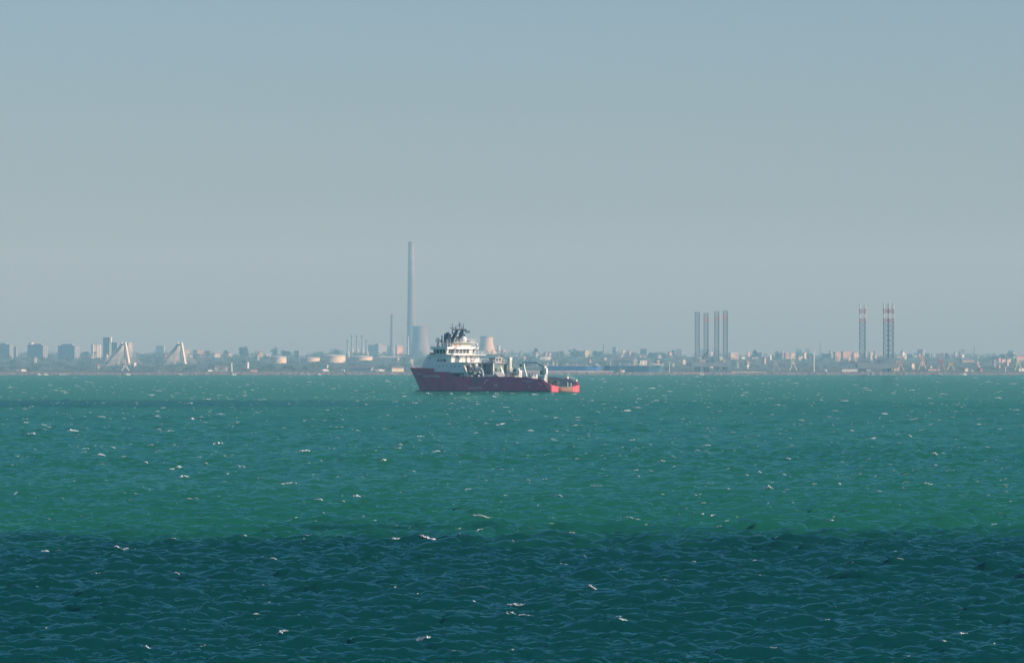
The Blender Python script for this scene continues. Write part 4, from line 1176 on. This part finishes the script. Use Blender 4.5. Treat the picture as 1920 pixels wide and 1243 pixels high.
# ---- moored ships in the dock
def moored(px0, px1, ytop, D, hullm, label, house_px, hull_d=20, name='cargo_ship'):
    x0 = W(px0, 0, D).x; x1 = W(px1, 0, D).x; zt = Z(ytop, D); cx = (x0 + x1) / 2; L_ = x1 - x0
    root = empty(name, (cx, D, 0), 0, label, 'ship', 'ships moored behind the breakwater')
    h = L_ / 2; b = hull_d / 2
    pl = [(-h, -b * .55), (-h + 5, -b), (h - 16, -b), (h - 5, -b * .6), (h, 0), (h - 5, b * .6), (h - 16, b), (-h + 5, b), (-h, b * .55)]
    MB().hexa([(x * .985, y * .9, -3) for x, y in pl], [(x, y, zt) for x, y in pl]).build('hull', hullm, root)
    MB().hexa([(x, y * .98, zt) for x, y in pl], [(x, y * .98, zt + .35) for x, y in pl]).build('deck', M_WALLG, root)
    a0 = W(house_px[0], 0, D).x - cx; a1 = W(house_px[1], 0, D).x - cx
    MB().box(a0, a1, -b * .8, b * .8, zt + .35, Z(house_px[2], D)).build('accommodation_block', M_WALLW, root)
    MB().box(a0 + (a1 - a0) * .1, a0 + (a1 - a0) * .5, -b * .9, b * .9, Z(house_px[2], D), Z(house_px[2] - 1.6, D)).build('bridge', M_WALLW, root)
    MB().box(a0 + (a1 - a0) * .6, a0 + (a1 - a0) * .75, -2, 2, Z(house_px[2], D), Z(house_px[2] - 2.6, D)).build('funnel', M_PINK, root)
    for k in range(5):
        x = -h * .8 + k * h * .33
        MB().cyl((x, 0, zt), (x, 0, zt + random.uniform(2, 4.5)), .3).build('deck_post', M_WALLW, root)
    MB().cyl((-h * .3, 0, zt + 1.2), (h * .5, 0, zt + 1.4), .35).build('deck_pipe', M_WALLG, root)
    return root
moored(1016, 1127, 686.3, 6150, M_BLUEH, 'bright blue hull moored behind the pier, left of two', (1116, 1123, 683))
moored(1133, 1244, 685.8, 6220, M_TEALH, 'dark teal hulled ship with a white stern house, right of two', (1217, 1241, 682.6))

# ---- harbour cranes and masts
def luffing_crane(px, ybase, D, h_px, lean, m, label):
    c = W(px, ybase, D); s = D / F_PX; Hh = h_px * s
    root = empty('harbour_crane', (c.x, D, c.z - 1), 0, label, 'crane', 'harbour cranes on the quay')
    for sx_ in (-1, 1):
        for sy_ in (-1, 1):
            MB().cyl((sx_ * 4.2, sy_ * 4, 0), (sx_ * .9, sy_ * 1.2, Hh * .48), .55, .45, 5).build('portal_leg', m, root)
    MB().box(-2.6, 2.6, -2.2, 2.2, Hh * .46, Hh * .62).build('machinery_house', m, root)
    MB().cyl((0, 0, Hh * .6), (lean * Hh * .55, -2, Hh), .5, .3, 5).build('jib', m, root)
    MB().cyl((0, 0, Hh * .6), (-lean * 2, 0, Hh * .85), .4, .3, 5).build('tower_head', m, root)
    MB().cyl((-lean * 2, 0, Hh * .85), (lean * Hh * .55, -2, Hh), .18, .18, 4).build('stay', m, root)
luffing_crane(1487, 693, 6600, 25, -.5, M_CREAM, 'cream forked harbour crane right of centre quay')
luffing_crane(1455, 694, 6600, 20, -.6, M_WALLG, 'grey folded harbour crane left of the cream one')
luffing_crane(1598, 693, 6650, 30, -.25, M_CONCD, 'dark harbour crane in front of the long pink slab')
luffing_crane(1729, 692, 6650, 40, .08, M_PINK, 'tall thin pinkish crane right of the paired legs')
luffing_crane(1764, 693, 6600, 33, .12, M_REDB, 'red harbour crane between the town and the right edge')
luffing_crane(1782, 692, 6700, 20, .9, M_YEL, 'low yellowish crane with a long jib right of the red one')
luffing_crane(1688, 694, 6620, 22, .45, M_PINK, 'small pinkish crane beside the paired legs')
luffing_crane(1909, 693, 6650, 26, -.4, M_CREAM, 'pale crane close to the right edge')
luffing_crane(235, 693, 6700, 14, .4, M_WALLW, 'small white crane under the first bridge pylon')
luffing_crane(777, 700, 6560, 15, -.5, M_WALLG, 'grey crane by the ship bow on the shore')
def mast(px, y0, y1, D, r, m, label, lamp=False):
    D = far(D)
    r *= D / 7000
    c = W(px, y1, D); t = W(px, y0, D)
    root = empty('mast', (c.x, D, c.z - 2), 0, label, 'mast')
    H = t.z - c.z + 2
    MB().cyl((0, 0, 0), (0, 0, H), r, r * .6, 8).build('pole', m, root)
    if lamp:
        MB().lathe([(.6, H), (1.4, H + .2), (1.4, H + .8), (.3, H + 1)], 10).build('lamp_crown', m, root)
    else:
        MB().box(-1.0, 1.0, -.15, .15, H * .82, H * .82 + .4).build('yard', m, root)
mast(1526, 657.5, 695, 6600, .75, M_WALLW, 'stout white lamp mast right of the forked crane', True)
mast(1538, 640, 672, 7900, .55, M_CONCD, 'thin dark radio mast right of the white lamp mast')
mast(765.5, 632, 663, 8200, .7, M_WALLW, 'white lamp mast in front of the very tall chimney', True)
mast(756, 630, 660, 8300, .45, M_CONCD, 'thin grey mast left of the very tall chimney')
mast(1255, 681, 697, 6400, .45, M_WALLW, 'short white lamp post right of the teal ship', True)
mast(1242, 684, 699, 6350, .8, M_WALLW, 'white beacon post at the stern of the teal ship', True)
mast(1043, 672, 690, 6900, .8, M_WALLB, 'dark dolphin post above the blue moored hull')
mast(434, 681, 697, 6600, 1.3, M_WALLW, 'stubby white beacon tower on the left shore', True)
mast(774, 677, 700, 6560, .5, M_WALLW, 'pale lamp post close to the ship bow', True)
mast(1885, 690, 698, 6580, .8, M_WALLW, 'stubby white beacon near the right edge', True)
mast(180, 640, 690, 7800, .4, M_CONCD, 'faint thin mast behind the ribbed white block')
mast(1112, 650, 668, 8800, .4, M_CONCD, 'faint thin mast right of the cream apartment block')

# ---- trees
def tree_mesh(h, r, n, seed):
    rg = random.Random(seed); mb = MB()
    lobes = [(rg.gauss(0, r * .42), rg.gauss(0, r * .42), h * rg.uniform(.38, .86), r * rg.uniform(.35, .62)) for _ in range(9)]
    for _ in range(n):
        lx, ly, lz, lr = rg.choice(lobes)
        d = Vector((rg.gauss(0, 1), rg.gauss(0, 1), rg.gauss(0, 1))).normalized() * lr * rg.uniform(.55, 1.05)
        p = Vector((lx, ly, lz)) + d
        nn = (d.normalized() + Vector((rg.gauss(0, .5), rg.gauss(0, .5), rg.gauss(0, .5)))).normalized()
        a = nn.orthogonal().normalized(); b = nn.cross(a); s = rg.uniform(.5, 1.15) * (h / 14) ** .4
        mb.quad(p + a * s, p + b * s * .8, p - a * s * .9, p - b * s)
    return mb
TREES = []
for k in range(5):
    h, r = 14.0, 5.0
    if k == 4: r = 3.0
    cr = tree_mesh(h, r, 420, 100 + k)
    tk = MB().cyl((0, 0, -2), (.2, 0, h * .5), .5, .25, 6)
    for q in range(4):
        a = q * 1.6 + k
        tk.cyl((.1, 0, h * (.25 + .06 * q)), (math.cos(a) * r * .5, math.sin(a) * r * .5, h * (.55 + .05 * q)), .22, .08, 5)
    me = []
    for mb, m in ((cr, M_LEAF), (tk, M_BARK)):
        x = bpy.data.meshes.new('tree_piece'); x.from_pydata(mb.v, [], mb.f); x.materials.append(m); me.append(x)
    TREES.append(me)
def tree(px, ytop, D, wpx, label, kind=0, group='trees that stand out of the skyline'):
    D = far(D)
    c = W(px, ytop, D); z0 = land_h(D) - 1; H = c.z - z0
    root = empty('tree', (c.x, D, z0), random.uniform(0, 6), label, 'tree', group)
    sx_ = wpx * D / F_PX / (6.0 if kind == 4 else 11.0)
    root.scale = (sx_, sx_, H / 14.0)
    for nm, me in zip(('crown', 'trunk'), TREES[kind]):
        o = bpy.data.objects.new(nm, me); COL.objects.link(o); o.parent = root
tree(455, 648.5, 8300, 26, 'big round tree, highest on the left skyline', 0)
tree(516, 651, 8300, 15, 'rounded tree above the leftmost cream tank', 1)
tree(537, 655, 8300, 18, 'wide low tree right above the leftmost cream tank', 2)
tree(424, 656, 8400, 10, 'slim tree left of the big round tree', 4)
tree(390, 656, 8500, 12, 'small tree right of the pink block', 3)
tree(1004, 652, 8300, 12, 'pointed dark tree above the dock warehouse', 4)
tree(1078, 655, 8200, 34, 'broad tree left of the cream block at centre right', 1)
tree(1120, 657, 8300, 22, 'broad tree left of the thin spire', 2)
tree(1222, 660, 8100, 22, 'round tree above the white stern house', 0)
tree(1245, 662, 8150, 16, 'smaller round tree left of the four legged rig', 3)
tree(1262, 655, 8300, 7, 'slim pointed tree left of the four legged rig', 4)
tree(1416, 655, 8000, 10, 'pointed tree above the pale low house', 4)
tree(1458, 659, 8000, 16, 'round tree left of the thin white corner block', 1)
tree(1516, 661, 8300, 18, 'low tree left of the white lamp mast', 2)
tree(1550, 662, 8200, 22, 'wide tree left of the long pink slab', 0)
tree(1880, 664, 8000, 26, 'wide tree near the right edge', 1)
tree(1897, 661, 8100, 18, 'dark tree above the pink houses at the right edge', 3)
tree(1864, 668, 7900, 16, 'low tree above the grey silo tower', 2)
tree(1775, 661, 8000, 6, 'narrow cypress right of the red crane', 4)
tree(632, 652.5, 8600, 14, 'flat topped tree behind the largest tank', 2)
tree(160, 658, 8300, 12, 'tree between the broad slab and the ribbed block', 3)

def tree_belt(n):
    """the unbroken scrub and tree cover of the coast"""
    V = []; Fc = []
    bases = []
    for k in range(4):
        mb = tree_mesh(9.0, 6.0, 70, 300 + k); bases.append(np.array(mb.v))
    rg = random.Random(5)
    for _ in range(n):
        px = rg.uniform(-260, 2180); t = rg.random()
        D = 6600 + 6000 * t ** 0.9
        x = (px - 960) * D / F_PX; z = land_h(D) - 1.5
        s = rg.uniform(.35, 1.0) ** 1.2 * (D / 8000)
        # taller growth on the left, thinner round the quays on the right
        if px > 1250: s *= .75
        v = bases[rg.randrange(4)] * np.array([s * 1.5, s * 1.2, s]) + np.array([x, D, z])
        base = len(V); V += v.tolist()
        Fc += [(base + i, base + i + 1, base + i + 2, base + i + 3) for i in range(0, len(v), 4)]
    mb = MB(); mb.v = V; mb.f = Fc
    tag(mb.build('tree_belt', M_LEAF), 'unbroken belt of dark scrub and trees along the far shore', kind='stuff')
tree_belt(2000)

# ---- small craft and lorries along the water's edge
def small_boat_meshes():
    hb = MB(); sec = [(-4.5, 1.4, .0), (-1, 1.7, 0), (2.5, 1.3, .1), (5.2, .1, .6)]
    for x, b, k in sec: hb.v += [(x, -b * .6, -.4 + k), (x, -b, 1.3 + k), (x, b, 1.3 + k), (x, b * .6, -.4 + k)]
    for i in range(3):
        for k in range(4):
            a = i * 4 + k; b = i * 4 + (k + 1) % 4; hb.f.append((a, b, b + 4, a + 4))
    hb.f.append((0, 3, 2, 1))
    cb = MB().hexa([(-3, -1.1, 1.3), (1.5, -1.1, 1.3), (1.5, 1.1, 1.3), (-3, 1.1, 1.3)], [(-2.6, -.9, 3.0), (.6, -.9, 3.0), (.6, .9, 3.0), (-2.6, .9, 3.0)])
    ms = MB().cyl((-1, 0, 3), (-1, 0, 6.0), .12, .06, 5)
    out_ = []
    for mb, m in ((hb, M_WALLW), (cb, M_WALLW), (ms, M_WALLG)):
        x = bpy.data.meshes.new('boat_piece'); x.from_pydata(mb.v, [], mb.f); x.materials.append(m); out_.append(x)
    return out_
BOAT = small_boat_meshes()
for px, D in ((74, 5770), (86, 5768), (114, 5768), (120, 5770), (228, 5766), (240, 5767), (270, 5768), (338, 5766), (438, 5769), (577, 5768), (598, 5766), (738, 5768), (1256, 5768), (1315, 5766), (1340, 5768), (1660, 5768), (1738, 5766), (1762, 5768), (1808, 5766)):
    if random.random() < .25: continue
    rt = empty('small_boat', (W(px, 0, D).x, D, 0.0), random.uniform(-.5, .5) + (math.pi if random.random() < .5 else 0), 'tiny white boat at the foot of the breakwater', 'boat', 'tiny white boats along the breakwater')
    rt.scale = [random.uniform(.35, .6)] * 3
    for nm, me in zip(('hull', 'cabin', 'mast'), BOAT):
        o = bpy.data.objects.new(nm, me); COL.objects.link(o); o.parent = rt
def lorry_meshes():
    a = MB().box(-4.5, 2.2, -1.25, 1.25, 1.0, 3.8); b = MB().box(2.5, 4.6, -1.2, 1.2, .7, 3.0)
    w = []
    for x in (-3.4, -2.2, 3.6):
        w.append(MB().cyl((x, -1.2, .5), (x, 1.2, .5), .5, .5, 10))
    out_ = [('trailer', a, M_WALLW), ('cab', b, M_WALLW)] + [('wheel', q, M_CONCD) for q in w]
    r_ = []
    for nm, mb, m in out_:
        x = bpy.data.meshes.new('lorry_piece'); x.from_pydata(mb.v, [], mb.f); x.materials.append(m); r_.append((nm, x))
    return r_
LORRY = lorry_meshes()
for px, D in ((1065, 6540), (1072, 6545), (1089, 6540), (1098, 6540), (1141, 6545), (1148, 6540), (610, 6560), (640, 6560), (703, 6560), (715, 6560), (1545, 6550), (1626, 6560), (1820, 6545), (36, 6560), (44, 6560), (394, 6560)):
    rt = empty('parked_lorry', (W(px, 0, D).x, D, land_h(D) - .05), random.uniform(-.7, .7), 'tiny white lorry parked on the far quay', 'lorry', 'tiny white lorries on the quays')
    rt.scale = [random.uniform(.55, .8)] * 3
    for nm, me in LORRY:
        o = bpy.data.objects.new(nm, me); COL.objects.link(o); o.parent = rt
tag(MB().box(-1650, 1650, 6515, 6580, -2, 2.45).build('quay', M_CONC), 'concrete quay apron along the far shore', kind='structure')

# ---- gulls
def gull_meshes():
    bd_ = MB(); prof = [(-.30, .02), (-.22, .06), (-.05, .085), (.1, .08), (.2, .05), (.27, .045), (.33, .02), (.38, .005)]
    n = 8; pts = []
    for x, r in prof:
        for i in range(n):
            t = 2 * math.pi * i / n; bd_.v.append((x, r * math.cos(t), r * math.sin(t) + (0.02 if x > .2 else 0)))
    for k in range(len(prof) - 1):
        for i in range(n):
            j = (i + 1) % n; bd_.f.append((k * n + i, k * n + j, (k + 1) * n + j, (k + 1) * n + i))
    tl = MB().hexa([(-.30, -.03, -.005), (-.30, .03, -.005), (-.45, .09, -.005), (-.45, -.09, -.005)], [(-.30, -.03, .01), (-.30, .03, .01), (-.45, .09, .005), (-.45, -.09, .005)])
    w = []
    for s in (-1, 1):
        m = MB(); rows = [(.05, .12, -.09, .03), (.32, .15, -.06, .14), (.55, .08, -.08, .12), (.74, -.06, -.12, .05)]
        for y, xf, xb, z in rows: m.v += [(xf, s * y, z), (xb, s * y, z - .005), (xb, s * y, z - .02), (xf, s * y, z - .025)]
        for i in range(3):
            for k in range(4):
                a = i * 4 + k; b = i * 4 + (k + 1) % 4; m.f.append((a, b, b + 4, a + 4))
        m.f.append((12, 13, 14, 15)); w.append(m)
    M_G = mat('gull_white', (0.8, 0.8, 0.79), 0.8, 0.05, 3.0); M_GG = mat('gull_grey_wing', (0.55, 0.57, 0.6), 0.8, 0.1, 3.0)
    r_ = []
    for nm, mb, m in (('body', bd_, M_G), ('tail', tl, M_G), ('wing', w[0], M_GG), ('wing', w[1], M_GG)):
        x = bpy.data.meshes.new('gull_piece'); x.from_pydata(mb.v, [], mb.f); x.materials.append(m); r_.append((nm, x))
    return r_
GULL = gull_meshes()
for px, py, D in ((30, 553, 2400), (4, 570, 2300), (90, 578, 2000), (80, 580, 2900), (95, 602, 2700), (242, 490, 2500), (424, 630, 2500), (435, 616, 2500), (582, 518, 2500), (613, 513, 2600)):
    p = W(px, py, D)
    rt = empty('gull', p, random.uniform(0, 6.28), 'tiny pale gull gliding far off in the hazy sky', 'gull', 'gulls over the bay')
    rt.rotation_euler = (random.uniform(-.5, .5), random.uniform(-.2, .2), random.uniform(0, 6.28))
    for nm, me in GULL:
        o = bpy.data.objects.new(nm, me); COL.objects.link(o); o.parent = rt

# ================================================================== HAZE
def build_haze():
    mb = MB().box(-6200, 6200, -220, 17200, -5, 335)
    o = mb.build('haze', None)
    m = bpy.data.materials.new('haze_air'); m.use_nodes = True
    nt = m.node_tree; nt.nodes.clear()
    v = nt.nodes.new('ShaderNodeVolumePrincipled')
    v.inputs['Color'].default_value = HAZE_COLOR
    v.inputs['Absorption Color'].default_value = (1, 1, 1, 1)
    v.inputs['Density'].default_value = HAZE_DENSITY
    v.inputs['Anisotropy'].default_value = 0.0
    ou = nt.nodes.new('ShaderNodeOutputMaterial')
    nt.links.new(v.outputs[0], ou.inputs['Volume'])
    o.data.materials.append(m)
    tag(o, 'thin pale blue sea haze over the whole bay', kind='stuff')
HAZE_COLOR = (0.36, 0.73, 1.0, 1)
HAZE_DENSITY = 0.00009
build_haze()
